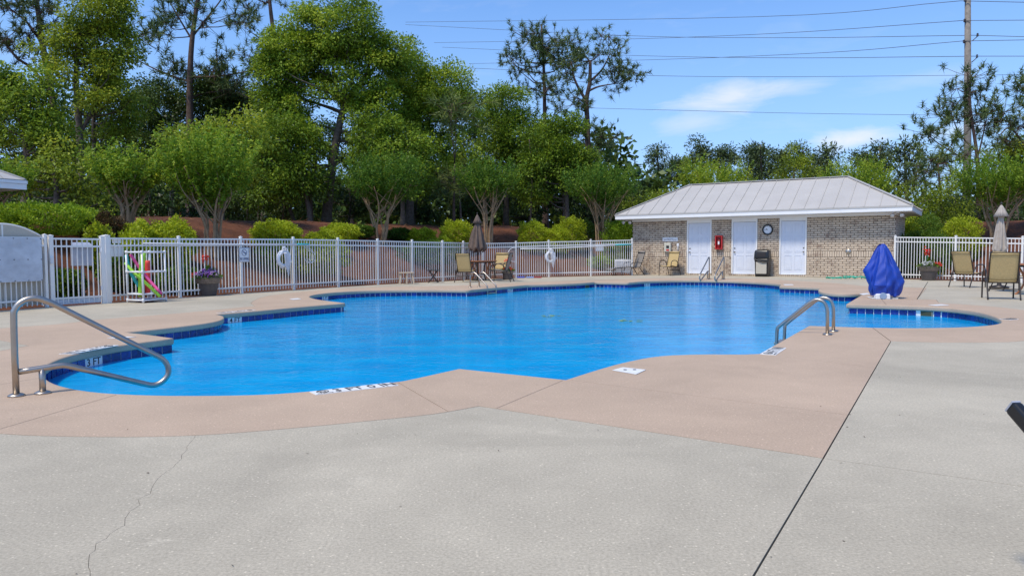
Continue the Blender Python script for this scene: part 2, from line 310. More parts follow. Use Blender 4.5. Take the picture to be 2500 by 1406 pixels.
# ---------------------------------------------------------------- mesh helpers
class MB:
    def __init__(s): s.v = []; s.f = []
    def add(s, v, f):
        o = len(s.v); s.v += [tuple(p) for p in v]; s.f += [tuple(i + o for i in q) for q in f]; return s
    def box(s, c, d, Rm=None):
        c = Vector(c); v = []
        for x in (-.5, .5):
            for y in (-.5, .5):
                for z in (-.5, .5):
                    p = Vector((x * d[0], y * d[1], z * d[2]))
                    v.append(c + (Rm @ p if Rm else p))
        return s.add(v, [(0, 1, 3, 2), (4, 6, 7, 5), (0, 4, 5, 1), (2, 3, 7, 6), (0, 2, 6, 4), (1, 5, 7, 3)])
    def bar(s, a, b, w, h=None, up=(0, 0, 1)):
        a = Vector(a); b = Vector(b); d = b - a; x = d.normalized(); upv = Vector(up)
        if abs(x.dot(upv)) > .98: upv = Vector((0, 1, 0))
        y = upv.cross(x).normalized(); z = x.cross(y)
        return s.box((a + b) / 2, (d.length, w, h or w), Matrix((x, y, z)).transposed())
    def tube(s, pts, r, n=8, cap=True):
        pts = [Vector(p) for p in pts]; rs = r if isinstance(r, (list, tuple)) else [r] * len(pts)
        v = []; f = []; t0 = (pts[1] - pts[0]).normalized()
        nr = t0.orthogonal().normalized()
        for i, p in enumerate(pts):
            t = (pts[min(i + 1, len(pts) - 1)] - pts[max(i - 1, 0)]).normalized()
            nr = (nr - t * nr.dot(t)); nr = nr.normalized() if nr.length > 1e-6 else t.orthogonal().normalized()
            bn = t.cross(nr)
            for k in range(n):
                a = 2 * math.pi * k / n
                v.append(p + (nr * math.cos(a) + bn * math.sin(a)) * rs[i])
        for i in range(len(pts) - 1):
            for k in range(n):
                f.append((i * n + k, i * n + (k + 1) % n, (i + 1) * n + (k + 1) % n, (i + 1) * n + k))
        if cap: f.append(tuple(range(n - 1, -1, -1))); f.append(tuple((len(pts) - 1) * n + k for k in range(n)))
        return s.add(v, f)
    def lathe(s, prof, n=20, c=(0, 0, 0), axis='z', wob=None):
        v = []; f = []; m = len(prof)
        for i, (r, z) in enumerate(prof):
            for k in range(n):
                a = 2 * math.pi * k / n; q = r * (wob(a, i) if wob else 1)
                p = (q * math.cos(a), q * math.sin(a), z)
                if axis == 'y': p = (p[0], p[2], p[1])
                if axis == 'x': p = (p[2], p[0], p[1])
                v.append((p[0] + c[0], p[1] + c[1], p[2] + c[2]))
        for i in range(m - 1):
            for k in range(n):
                f.append((i * n + k, i * n + (k + 1) % n, (i + 1) * n + (k + 1) % n, (i + 1) * n + k))
        if prof[0][0] > 1e-4: f.append(tuple(range(n - 1, -1, -1)))
        if prof[-1][0] > 1e-4: f.append(tuple((m - 1) * n + k for k in range(n)))
        return s.add(v, f)
    def torus(s, c, Rr, r, n=28, m=10, axis='y'):
        v = []; f = []
        for i in range(n):
            a = 2 * math.pi * i / n
            for j in range(m):
                b = 2 * math.pi * j / m; q = Rr + r * math.cos(b); p = (q * math.cos(a), r * math.sin(b), q * math.sin(a))
                if axis == 'z': p = (p[0], p[2], p[1])
                v.append((p[0] + c[0], p[1] + c[1], p[2] + c[2]))
        for i in range(n):
            for j in range(m):
                f.append((i * m + j, i * m + (j + 1) % m, ((i + 1) % n) * m + (j + 1) % m, ((i + 1) % n) * m + j))
        return s.add(v, f)
    def prism(s, poly, z0, z1):                     # poly of (x, y)
        n = len(poly)
        v = [(x, y, z0) for x, y in poly] + [(x, y, z1) for x, y in poly]
        f = [tuple(range(n - 1, -1, -1)), tuple(range(n, 2 * n))]
        f += [(i, (i + 1) % n, n + (i + 1) % n, n + i) for i in range(n)]
        return s.add(v, f)
    def slab3(s, poly, off):                        # planar 3-D polygon given thickness along off
        n = len(poly); off = Vector(off)
        v = [Vector(p) for p in poly] + [Vector(p) + off for p in poly]
        f = [tuple(range(n - 1, -1, -1)), tuple(range(n, 2 * n))]
        f += [(i, (i + 1) % n, n + (i + 1) % n, n + i) for i in range(n)]
        return s.add(v, f)
    def grid(s, rows, thick=None):
        n = len(rows); m = len(rows[0]); v = [p for r_ in rows for p in r_]
        f = [(i * m + j, i * m + j + 1, (i + 1) * m + j + 1, (i + 1) * m + j) for i in range(n - 1) for j in range(m - 1)]
        return s.add(v, f)
    def mesh(s, name, smooth=False):
        me = bpy.data.meshes.new(name); me.from_pydata(s.v, [], s.f); me.validate(); me.update()
        bm = bmesh.new(); bm.from_mesh(me); bmesh.ops.recalc_face_normals(bm, faces=bm.faces); bm.to_mesh(me); bm.free()
        if smooth: me.polygons.foreach_set('use_smooth', [True] * len(me.polygons))
        return me
    def build(s, name, mat, parent=None, smooth=False, bevel=0, solid=0):
        me = s.mesh(name, smooth); me.materials.append(mat)
        o = link(name, me, parent)
        if solid:
            md = o.modifiers.new('solid', 'SOLIDIFY'); md.thickness = solid; md.offset = 0
        if bevel:
            md = o.modifiers.new('bevel', 'BEVEL'); md.width = bevel; md.segments = 2; md.limit_method = 'ANGLE'
        return o
def link(name, data, parent=None):
    o = bpy.data.objects.new(name, data); COL.objects.link(o)
    if parent: o.parent = parent
    return o
def tag(o, label=None, cat=None, group=None, kind=None):
    if label: o['label'] = label
    if cat: o['category'] = cat
    if group: o['group'] = group
    if kind: o['kind'] = kind
    return o
def thing(name, label, cat, loc=(0, 0, 0), rz=0, group=None):
    o = link(name, None); o.location = loc; o.rotation_euler = (0, 0, rz)
    return tag(o, label, cat, group)
def children(o): return [c for c in o.children]
def dup(root, loc, rz, label, group=None, scale=None):
    def cp(o, parent):
        c = o.copy(); COL.objects.link(c)
        if parent: c.parent = parent
        for ch in o.children: cp(ch, c)
        return c
    r_ = cp(root, None); r_.location = loc; r_.rotation_euler = (0, 0, rz); r_['label'] = label
    if scale: r_.scale = (scale,) * 3
    if group: r_['group'] = group
    return r_
def cat(pts, n=6, closed=False):
    """Catmull-Rom through the points"""
    pts = [Vector(p) for p in pts]; N_ = len(pts); o = []
    rngi = range(N_ if closed else N_ - 1)
    for i in rngi:
        p1 = pts[i]; p2 = pts[(i + 1) % N_]
        p0 = pts[i - 1] if (i > 0 or closed) else p1 * 2 - p2
        p3 = pts[(i + 2) % N_] if (i + 2 < N_ or closed) else p2 * 2 - p1
        for k in range(n):
            t_ = k / n
            o.append(.5 * ((2 * p1) + (p2 - p0) * t_ + (2 * p0 - 5 * p1 + 4 * p2 - p3) * t_ ** 2 + (3 * p1 - p0 - 3 * p2 + p3) * t_ ** 3))
    if not closed: o.append(pts[-1])
    return o
def resample(pts, step):
    o = [pts[0]]; acc = 0
    for a_, b_ in zip(pts, pts[1:]):
        d = (b_ - a_).length
        while acc + d >= step:
            t_ = (step - acc) / d; a_ = a_ + (b_ - a_) * t_; o.append(a_.copy()); d = (b_ - a_).length; acc = 0
        acc += d
    if (o[-1] - pts[-1]).length > step * .4: o.append(pts[-1])
    else: o[-1] = pts[-1]
    return o
def text(body, w_, h_, mat, parent, loc, ex, ey, name='lettering', th=.0015):
    """flat print: fitted into w_ x h_, centred at loc, x along ex and y along ey (parent's space)"""
    cu = bpy.data.curves.new('t', 'FONT'); cu.body = body; cu.align_x = 'CENTER'; cu.align_y = 'CENTER'; cu.extrude = .004; cu.resolution_u = 2; cu.offset = .006
    to = bpy.data.objects.new('t', cu); COL.objects.link(to)
    dg = bpy.context.evaluated_depsgraph_get(); me = bpy.data.meshes.new_from_object(to.evaluated_get(dg))
    bpy.data.objects.remove(to); bpy.data.curves.remove(cu)
    co = np.empty(len(me.vertices) * 3); me.vertices.foreach_get('co', co); co = co.reshape(-1, 3)
    mn = co.min(0); mx_ = co.max(0); c_ = (mn + mx_) / 2; s_ = np.maximum(mx_ - mn, 1e-6)
    co = (co - c_) / s_ * np.array([w_, h_, th * 2])
    ex = np.array(Vector(ex).normalized()); ey = np.array(Vector(ey).normalized()); ez = np.cross(ex, ey)
    co = np.array(loc) + co[:, :1] * ex + co[:, 1:2] * ey + co[:, 2:] * ez
    me.vertices.foreach_set('co', co.ravel().astype(np.float32)); me.update()
    me.materials.clear(); me.materials.append(mat); me.name = name
    return link(name, me, parent)

def leaf_obj(name, pos, outv, Lg, Wd, tint_, mat, parent, droop=.15, seed=0, kind=None, jit=.8, nvec=.9):
    """one leaf per position: a folded diamond"""
    rg = np.random.default_rng(seed); n = len(pos)
    def nm(a): return a / np.maximum(np.linalg.norm(a, axis=1, keepdims=True), 1e-6)
    d = nm(outv * .7 + rg.normal(size=(n, 3)) * jit + np.array([0, 0, -droop]))
    nr = nm(rg.normal(size=(n, 3)) * .7 + np.array([0, 0, nvec]) + outv * .35)
    sd_ = nm(np.cross(d, nr)); nn_ = np.cross(sd_, d)
    Ls = (Lg * rg.uniform(.65, 1.35, (n, 1))); Ws = Wd * rg.uniform(.7, 1.3, (n, 1))
    mid = pos + d * Ls * .45
    V = np.stack([pos, mid + sd_ * Ws * .5 + nn_ * Ws * .18, pos + d * Ls, mid - sd_ * Ws * .5 + nn_ * Ws * .18], 1).reshape(-1, 3)
    return quads(name, V, np.repeat(np.clip(tint_, 0, 1), 4), mat, parent, kind)
def quads(name, V, tint_, mat, parent, kind=None, k=4):
    n = len(V) // k
    me = bpy.data.meshes.new(name); me.vertices.add(n * k); me.vertices.foreach_set('co', V.astype(np.float32).ravel())
    me.loops.add(n * k); me.loops.foreach_set('vertex_index', np.arange(n * k, dtype=np.int32))
    me.polygons.add(n); me.polygons.foreach_set('loop_start', np.arange(0, n * k, k, dtype=np.int32))
    me.update(calc_edges=True)
    at = me.attributes.new('tint', 'FLOAT', 'POINT'); at.data.foreach_set('value', tint_.astype(np.float32))
    me.materials.append(mat)
    o = link(name, me, parent)
    if kind: o['kind'] = kind
    return o
# ================================================================ SETTING: survey of lines
FENCE_PX = [(264, 740, 573), (440, 726.6, 575.5), (590.5, 716, 576.5), (718, 707.5, 578), (826.5, 700.5, 580), (923, 695, 582.5), (1007, 690.5, 585),
            (1081, 686.8, 586.8), (1132, 684, 588), (1180, 681.5, 589.5), (1260, 678.5, 588.3), (1339.5, 676.3, 586), (1442, 674, 584), (1542.5, 672, 581.5)]
LEFT_PX = [(115, 749.5, 571), (-95, 766, 568), (-330, 786, 562)]
RIGHT_PX = [(2184, 680.5, 574), (2331.5, 685.5, 574.6), (2494, 690.8, 576), (2665, 696, 577.5), (2850, 702, 579)]
def posts(px): return [(G(u, v), P(u, vt, G(u, v).y).z) for u, v, vt in px]
FP, LP_, RP = posts(FENCE_PX), posts(LEFT_PX), posts(RIGHT_PX)
BL, BR = G(1545, 669.8), G(2183, 678.6)
BA = (BR - BL); BLEN = BA.length; BA.normalize(); BN = Vector((-BA.y, BA.x, 0)); BROT = math.atan2(BA.y, BA.x)
def xy(p): return np.array([p[0], p[1]])
deck_poly = [np.array((-19., -6.)), np.array((32., -6.)), np.array((32., RP[-1][0].y))] + [xy(p) for p, _ in reversed(RP)] + \
            [xy(BR + BN * .15), xy(BL + BN * .15)] + [xy(p) for p, _ in reversed(FP)] + [xy(p) for p, _ in LP_] + [np.array((-19., LP_[-1][0].y - 2.5))]
deck_poly = np.array(deck_poly)
gp = [p for p in deck_poly]
yard_poly = np.array([np.array((-19., -6.)), np.array((32., -6.)), np.array((32., RP[-1][0].y))] + [xy(p) for p, _ in reversed(RP)] +
                     [xy(BR + BA * .6), xy(BR + BA * .6 + BN * 4.6), xy(BL - BA * .4 + BN * 4.6)] + [xy(p) for p, _ in reversed(FP)] + [xy(p) for p, _ in LP_] + [np.array((-19., LP_[-1][0].y - 2.5))])
def inside(poly, q):
    q = np.atleast_2d(q); x, y = q[:, 0], q[:, 1]; r_ = np.zeros(len(q), bool)
    for (x0, y0), (x1, y1) in zip(poly, np.roll(poly, -1, 0)):
        c_ = ((y0 > y) != (y1 > y)); xx = (x1 - x0) * (y - y0) / ((y1 - y0) if y1 != y0 else 1e-9) + x0
        r_ ^= c_ & (x < xx)
    return r_
def pdist(poly, q):
    q = np.atleast_2d(q); d = np.full(len(q), 1e9)
    for a_, b_ in zip(poly, np.roll(poly, -1, 0)):
        e_ = b_ - a_; t_ = np.clip(((q - a_) @ e_) / max(e_ @ e_, 1e-9), 0, 1)
        d = np.minimum(d, np.linalg.norm(q - a_ - t_[:, None] * e_, axis=1))
    return d
def zg(x, y):
    """height of the pine straw bank"""
    q = np.stack([np.atleast_1d(np.asarray(x, float)), np.atleast_1d(np.asarray(y, float))], 1)
    s_ = pdist(yard_poly, q); i_ = inside(yard_poly, q)
    t_ = np.clip((s_ - .3) / 8.2, 0, 1); z = -.03 + 2.45 * (t_ * t_ * (3 - 2 * t_)) ** .85
    z = z + .07 * np.sin(q[:, 0] * .9 + 1) * np.sin(q[:, 1] * .7) * np.clip(s_ / 3, 0, 1)
    z = np.where(i_, np.where(s_ > .6, -2.2, -.05), z)
    return z if len(z) > 1 else float(z[0])

# pool outline: scallops meeting at cusps
POOL_PX = [
 [(1120, 899), (1027, 919.6), (970, 931), (884, 941), (756, 954), (625, 962.5), (427, 964.5), (284, 960), (199, 951.5), (140, 938), (110, 921), (105, 906), (114, 893), (135, 880), (171, 867.5), (220, 856), (273, 845.5), (341, 835.5), (424, 825)],
 [(424, 825), (365, 817), (304, 810.5)],
 [(304, 810.5), (398, 801), (480, 791.5), (520, 785.5), (540, 780.5), (547, 776), (544, 771), (526, 767)],
 [(526, 767), (642, 757), (728, 749), (843, 739.5)],
 [(843, 739.5), (810, 735.5), (780, 731.5), (760, 727), (756, 723.5), (764, 720), (786, 716.5), (841, 711.5), (927, 708), (1040, 706.8), (1143, 707.6)],
 [(1143, 707.6), (1206, 702), (1288.5, 695)],
 [(1288.5, 695), (1362, 692.8), (1419, 690.5), (1452, 688)],
 [(1452, 688), (1532, 689.5)],
 [(1532, 689.5), (1582, 685.8), (1645, 684), (1707, 683.8), (1776, 685), (1844, 688), (1890, 691.5), (1908, 694.5)],
 [(1908, 694.5), (1903, 698.5)],
 [(1903, 698.5), (1950, 699.8), (2008, 702)],
 [(2008, 702), (2000, 705), (1998, 708), (2004, 712), (2022, 715), (2065, 717), (2110, 716)],
 [(2110, 716), (2066, 742)],
 [(2066, 742), (2164, 744.5), (2278, 748.5), (2364, 757), (2418, 768.5), (2444, 782), (2432, 791), (2366, 797.5), (2255, 800.5), (2129, 799.5), (1974, 795)],
 [(1974, 795), (1852, 863)],
 [(1852, 863), (1811, 864.5), (1700, 864.5), (1610, 868.5), (1540, 880), (1470, 898), (1380, 926)],
 [(1380, 926), (1255, 913), (1120, 899)]]
O1 = []
for seg in POOL_PX:
    c_ = resample(cat([G(u, v) for u, v in seg], 8), .16)
    O1 += c_[:-1]
O1 = np.array([xy(p) for p in O1])
def area(p): x, y = p[:, 0], p[:, 1]; return .5 * np.sum(x * np.roll(y, -1) - np.roll(x, -1) * y)
if area(O1) < 0: O1 = O1[::-1]
def off(poly, d):
    """moved by d towards the outside"""
    e = np.roll(poly, -1, 0) - poly; e /= np.maximum(np.linalg.norm(e, axis=1, keepdims=True), 1e-9)
    n_ = np.stack([e[:, 1], -e[:, 0]], 1); m_ = n_ + np.roll(n_, 1, 0)
    l2 = np.maximum((m_ * m_).sum(1, keepdims=True), .8); return poly + d * 2 * m_ / l2
O1d = off(O1, .05)
OUT_PX = [(2175, 833), (2010, 1118), (1590, 1054), (1170, 991), (1060, 1010), (900, 1027), (700, 1046), (480, 1062), (250, 1066), (0, 1058), (-200, 1032), (-330, 992), (-330, 940), (-220, 895), (-80, 866), (0, 856), (70, 843.5),
          (0, 831), (-60, 820), (-40, 808), (0, 801.5), (142, 791), (247, 779.5), (427, 765.5), (540, 755), (622, 747), (612, 740), (622, 733), (642, 725), (682, 718.5), (756, 710.5), (850, 704), (950, 700), (1100, 697.5),
          (1200, 693), (1290, 689), (1400, 685), (1500, 682), (1640, 678.7), (1760, 679), (1850, 681), (1950, 686), (2050, 692), (2105, 698), (2262, 703), (2239, 730.5), (2285, 731.5), (2292, 739), (2350, 743), (2420, 748), (2500, 757),
          (2590, 773), (2640, 790), (2600, 812), (2500, 831.5), (2420, 835.5), (2300, 836)]
O2 = np.array([xy(G(u, v)) for u, v in OUT_PX])
def smooth_run(poly, i0, i1):
    c_ = cat([Vector((*p, 0)) for p in poly[i0:i1 + 1]], 4); return [xy(p) for p in c_]
O2 = np.array([O2[0], O2[1], O2[2]] + smooth_run(O2, 3, 16) + smooth_run(O2, 17, 25)[0:] + smooth_run(O2, 26, 43)[0:] + list(O2[44:48]) + smooth_run(O2, 48, 56))
JOINTS = [([(2175, 833), (2010, 1118), (1700, 1640)], .0042), ([(2010, 1118), (2500, 1187), (2900, 1243)], .0032), ([(-120, 1082), (292, 961)], .0035), ([(970, 932), (1096, 1005)], .0035),
          ([(1380, 926), (1213, 996)], .003), ([(1395, 928), (2070, 1012.5)], .0028), ([(1852, 863), (2133, 897)], .0022), ([(2129, 799), (2175, 833)], .005), ([(-120, 958), (106, 921)], .0035),
          ([(478, 1062), (440, 1120), (378, 1190), (300, 1280), (212, 1352), (222, 1440)], .0009), ([(2239, 730.5), (2266, 687)], .010), ([(2164, 744), (2150, 728)], .004)]
strips = []
def add_strip(p, q, hw):
    d = (q - p); l_ = np.linalg.norm(d)
    if l_ < 1e-6: return
    d /= l_; n_ = np.array([-d[1], d[0]]) * hw; p = p - d * hw * .5; q = q + d * hw * .5
    strips.append(np.array([p + n_, q + n_, q - n_, p - n_]))
for px, hw in JOINTS:
    w_ = [xy(G(u, v)) for u, v in px]
    if hw < .002:                                     # the crack wanders
        w2_ = [w_[0]]
        for a_, b_ in zip(w_, w_[1:]):
            for k in range(1, 7): w2_.append(a_ + (b_ - a_) * k / 6 + rng.normal(size=2) * .012)
        w_ = w2_
    for a_, b_ in zip(w_, w_[1:]): add_strip(a_, b_, hw)
for i in range(len(O2)):
    p, q = O2[i], O2[(i + 1) % len(O2)]
    add_strip(p, q, .0045 if min(p[1], q[1]) < 9 else .003)
V2 = []; E2 = []
def addloop(poly):
    o_ = len(V2); V2.extend(Vector((float(p[0]), float(p[1]))) for p in poly); n_ = len(poly)
    E2.extend((o_ + i, o_ + (i + 1) % n_) for i in range(n_))
addloop(O1d); addloop(O2); addloop(deck_poly)
for s_ in strips: addloop(s_)
cv, ce, cf, *_ = delaunay_2d_cdt(V2, E2, [], 0, 1e-5)
cv = np.array([(p[0], p[1]) for p in cv]); cf = np.array([f for f in cf if len(f) == 3])
cen = cv[cf].mean(1)
isdeck = inside(deck_poly, cen) & ~inside(O1d, cen)
isj = np.zeros(len(cen), bool)
for s_ in strips:
    mn, mx_ = s_.min(0), s_.max(0); k_ = np.where((cen >= mn).all(1) & (cen <= mx_).all(1))[0]
    if len(k_): isj[k_] |= inside(s_, cen[k_])
ispink = inside(O2, cen)
deck = MB()
deck.add([(p[0], p[1], -.016) for p in cv], [tuple(f) for f in cf[isdeck]])
pool_deck = deck.build('pool_deck', MAT['bed']); tag(pool_deck, kind='structure')
lab = np.where(isdeck & ~isj, np.where(ispink, 2, 1), 0)
edge_of = {}
for i, f in enumerate(cf):
    if lab[i]:
        for a_, b_ in ((0, 1), (1, 2), (2, 0)): edge_of.setdefault((min(f[a_], f[b_]), max(f[a_], f[b_]), lab[i]), []).append(i)
par = list(range(len(cf)))
def find(i):
    while par[i] != i: par[i] = par[par[i]]; i = par[i]
    return i
for k_, l_ in edge_of.items():
    if len(l_) == 2: par[find(l_[0])] = find(l_[1])
comp = {}
for i in range(len(cf)):
    if lab[i]: comp.setdefault(find(i), []).append(i)
def tri_area(f): a_, b_, c_ = cv[f]; return abs((b_[0] - a_[0]) * (c_[1] - a_[1]) - (b_[1] - a_[1]) * (c_[0] - a_[0])) / 2
for r_, tris in comp.items():
    if sum(tri_area(cf[i]) for i in tris) < .02: continue
    ids = sorted({j for i in tris for j in cf[i]}); mp_ = {j: k for k, j in enumerate(ids)}
    mb = MB(); n_ = len(ids)
    cnt = {}
    for i in tris:
        f = cf[i]
        for a_, b_ in ((0, 1), (1, 2), (2, 0)): cnt.setdefault((min(f[a_], f[b_]), max(f[a_], f[b_])), []).append((f[a_], f[b_]))
    sides = [v[0] for v in cnt.values() if len(v) == 1]
    mb.add([(cv[j][0], cv[j][1], 0) for j in ids] + [(cv[j][0], cv[j][1], -.016) for j in ids],
           [tuple(mp_[j] for j in cf[i]) for i in tris] + [(mp_[b_], mp_[a_], mp_[a_] + n_, mp_[b_] + n_) for a_, b_ in sides])
    pk = lab[tris[0]] == 2
    mb.build('coping_slab' if pk else 'deck_slab', MAT['pink' if pk else 'grey'], pool_deck)

# coping nose, wall, tiles
def sweep(name, poly, prof, mat, parent, smooth=False):
    n_ = len(poly); mb = MB(); rows = []
    for d, z in prof: rows.append([(p[0], p[1], z) for p in off(poly, -d)])
    v = [p for r_ in rows for p in r_]
    mb.add(v, [(i * n_ + j, i * n_ + (j + 1) % n_, (i + 1) * n_ + (j + 1) % n_, (i + 1) * n_ + j) for i in range(len(prof) - 1) for j in range(n_)])
    return mb.build(name, mat, parent, smooth)
pool = tag(sweep('pool_basin', O1, [(-.052, -.08), (-.052, -.27), (-.052, -1.35)], MAT['plaster'], None), kind='structure')
fl = off(O1, .052)
MB().add([(p[0], p[1], -1.35) for p in fl], [tuple(range(len(fl)))]).build('basin_floor', MAT['plaster'], pool)
sweep('coping_edge', O1, [(-.05, 0), (-.022, -.0005), (-.009, -.004), (-.002, -.013), (0, -.026), (0, -.064), (-.003, -.078), (-.011, -.087), (-.02, -.09), (-.055, -.09)], MAT['pink'], pool, True)
sweep('grout_band', O1, [(-.0505, -.088), (-.0505, -.262)], MAT['grout'], pool)
WZ = -.195
wp = off(O1, .053)
wm = MB().add([(p[0], p[1], WZ) for p in wp], [tuple(range(len(wp)))]).build('pool_water', MAT['water']); tag(wm, kind='structure')
tl = [Vector((*p, 0)) for p in off(O1, .05)]; tl.append(tl[0])
tm = MB().box((0, 0, 0), (.139, .012, .144)).mesh('pool_tile'); tm.materials.append(MAT['tile'])
MARKS = [(252, 880, '3 FT', .3), (592, 783, '4 FT', .3), (823, 728.5, '5 FT', .3), (1265, 710, '4 FT', .3), (1589, 696, '3 FT', .3)]
mark_c = [P(u, v, 1).xy.normalized() for u, v, *_ in MARKS]
# walk the perimeter
acc = 0; spots = []
for a_, b_ in zip(tl, tl[1:]):
    d = b_ - a_; l_ = d.length
    if l_ < 1e-6: continue
    while acc <= l_:
        c_ = a_ + d * (acc / l_); t_ = d / l_; spots.append((c_, math.atan2(t_.y, t_.x), Vector((-t_.y, t_.x, 0)))); acc += .152
    acc -= l_
MS = []
for (u, v, tx, w_) in MARKS:                       # nearest visible wall spot along that line of sight
    d = ray(u, v); t_ = (-.15 - HC) / d.z; q = EYE + d * t_
    k_ = min(range(len(spots)), key=lambda i: (spots[i][0] - Vector((q.x, q.y, 0))).length + (0 if spots[i][2].dot(EYE - spots[i][0]) > 0 else 99)); MS.append(k_)
SK = []
for u, v in ((1963, 708), (2271, 767), (1424, 699)):
    q = G(u, v, -.15); SK.append(min(range(len(spots)), key=lambda i: (spots[i][0] - Vector((q.x, q.y, 0))).length))
hidden = MB(); vis = []
for i, (c_, rz, n_) in enumerate(spots):
    if any(abs(i - k_) <= 0 or i - k_ == 1 for k_ in MS + SK): continue
    if n_.dot(Vector((0, 0, 0)) - c_) > 0: vis.append((c_.length, c_, rz, n_))
    else: hidden.box(c_ + n_ * .002 + Vector((0, 0, -.168)), (.139, .012, .144), Matrix.Rotation(rz, 3, 'Z'))
vis.sort(key=lambda t_: t_[0])
for i, (_, c_, rz, n_) in enumerate(vis):
    if i < 298:
        o = link('pool_tile', tm, pool); o.location = c_ + n_ * .002 + Vector((0, 0, -.168)); o.rotation_euler = (0, 0, rz)
    else: hidden.box(c_ + n_ * .002 + Vector((0, 0, -.168)), (.139, .012, .144), Matrix.Rotation(rz, 3, 'Z'))
hidden.build('pool_tile', MAT['tile'], pool)['kind'] = 'stuff'
for k_, (u, v, tx, w_) in zip(MS, MARKS):
    c_ = (spots[k_][0] + spots[k_ + 1][0]) / 2; n_ = spots[k_][2]; t_ = Vector((n_.y, -n_.x, 0))
    mk = MB().box(c_ + n_ * .002 + Vector((0, 0, -.168)), (.30, .014, .148), Matrix.Rotation(spots[k_][1], 3, 'Z')).build('depth_tile', MAT['marker'], pool)
    text(tx, .235, .088, MAT['ink'], mk, c_ + n_ * .0105 + Vector((0, 0, -.145)), -t_, (0, 0, 1))
for k_, lb in zip(SK, ('skimmer mouth in the far tile line left of the blue cover', 'skimmer mouth in the tile line right of the blue cover', 'skimmer mouth in the far tile line near the bend')):
    c_ = (spots[k_][0] + spots[k_ + 1][0]) / 2; n_ = spots[k_][2]; Rm = Matrix.Rotation(spots[k_][1], 3, 'Z')
    sk = MB()
    for dx_ in (-.14, .14): sk.box(c_ + n_ * .003 + Rm @ Vector((dx_, 0, -.168)), (.02, .02, .15), Rm)
    for dz_ in (-.098, -.238): sk.box(c_ + n_ * .003 + Vector((0, 0, dz_)), (.30, .02, .012), Rm)
    s_ = sk.build('skimmer', MAT['skim'], pool)
    MB().box(c_ + n_ * .007 + Vector((0, 0, -.168)), (.262, .010, .13), Rm).build('throat', MAT['throat'], s_)

# ---------------------------------------------------------------- the bank and the far ground: one sheet
gx = np.unique(np.concatenate([np.linspace(-400, -40, 30), np.arange(-40, 40, .55), np.linspace(40, 400, 30)]))
gy = np.unique(np.concatenate([np.linspace(-120, -6, 12), np.arange(-6, 56, .55), np.linspace(56, 900, 40)]))
XX, YY = np.meshgrid(gx, gy); ZZ = zg(XX.ravel(), YY.ravel()) + np.clip((np.abs(XX.ravel()) * 0 + rng.normal(size=XX.size)) * .012, -.03, .03)
nx = len(gx); idx = np.arange(len(gy) * nx).reshape(len(gy), nx)
F = np.stack([idx[:-1, :-1].ravel(), idx[:-1, 1:].ravel(), idx[1:, 1:].ravel(), idx[1:, :-1].ravel()], 1)
me = bpy.data.meshes.new('ground'); me.from_pydata(np.stack([XX.ravel(), YY.ravel(), ZZ], 1).tolist(), [], F.tolist()); me.update()
me.polygons.foreach_set('use_smooth', [True] * len(me.polygons)); me.materials.append(MAT['straw'])
tag(link('ground', me), kind='structure')
# loose pine needles on the bank near the fence
n_ = 9000
q = np.stack([rng.uniform(-16, 17, n_), rng.uniform(13, 42, n_)], 1); s_ = pdist(yard_poly, q); k_ = (~inside(yard_poly, q)) & (s_ < 9) & (s_ > .1); q = q[k_]
z_ = zg(q[:, 0], q[:, 1]) + .01
leaf_obj('pine_straw', np.c_[q, z_], rng.normal(size=(len(q), 3)) * np.array([1, 1, .2]), .26, .02, rng.uniform(0, 1, len(q)), leafmat('dry_needles', (.10, .04, .02), (.19, .08, .035), (.32, .16, .07), .1), None, .0, 5, 'stuff', .3)

# ================================================================ BUILDING (local x along the front wall, y into it)
def BW(u, v): return PV(u, v, BL, BA)
house = thing('bath_house', 'low tan brick bath house with grey metal hip roof and three white doors', 'building', BL, BROT)
DOOR_U = [(1677, 1737), (1786, 1848.5), (1902.5, 1969)]
DR = [(BW(a_, 620)[0], BW(b_, 620)[0]) for a_, b_ in DOOR_U]
WH, OV, WD, EZ, RZ_ = 2.38, .6, 5.1, 2.70, 4.08
YB = WD - 2 * OV
wall = MB(); xs = [0] + [x for d in DR for x in d] + [BLEN]
for i in range(0, len(xs), 2): wall.box(((xs[i] + xs[i + 1]) / 2, .11, WH / 2), (xs[i + 1] - xs[i], .2, WH))
for x0, x1 in DR: wall.box(((x0 + x1) / 2, .11, .04), (x1 - x0, .2, .08)); wall.box(((x0 + x1) / 2, .16, WH / 2), (x1 - x0, .08, WH))
for x in (.11, BLEN - .11): wall.box((x, .21 + (YB - .21) / 2, WH / 2), (.19, YB - .21, WH))
wall.box((BLEN / 2, YB - .1, WH / 2), (BLEN - .4, .19, WH))
wallo = wall.build('brick_wall', MAT['mortar'], house)
CH = WH / 27.4; BRL = .268
bricks = []                                            # centre, size
def course(x0, x1, z, shift, h=CH, L_=BRL):
    x = x0 - (L_ / 2 if shift else 0)
    while x < x1 - .01:
        a_, b_ = max(x, x0), min(x + L_, x1)
        if b_ - a_ > .05: bricks.append(((a_ + b_) / 2, z + h / 2, b_ - a_ - .015, h - .017))
        x += L_
for i in range(0, len(xs), 2):
    z = 0; row = 0
    while z < WH - .03:
        if row == 9:
            x = xs[i]
            while x < xs[i + 1] - .02:
                b_ = min(x + CH, xs[i + 1]); bricks.append(((x + b_) / 2, z + .122, b_ - x - .013, .23)); x += CH
            z += .245
        else:
            course(xs[i], xs[i + 1], z, row % 2, min(CH, WH - z)); z += CH
        row += 1
for x0, x1 in DR:
    x = x0
    while x < x1 - .02: bricks.append((x + .04, .04, .068, .075)); x += .083
bm_ = MB(); hw_ = .5; c_ = .44                          # chamfered brick, front at y = -.5
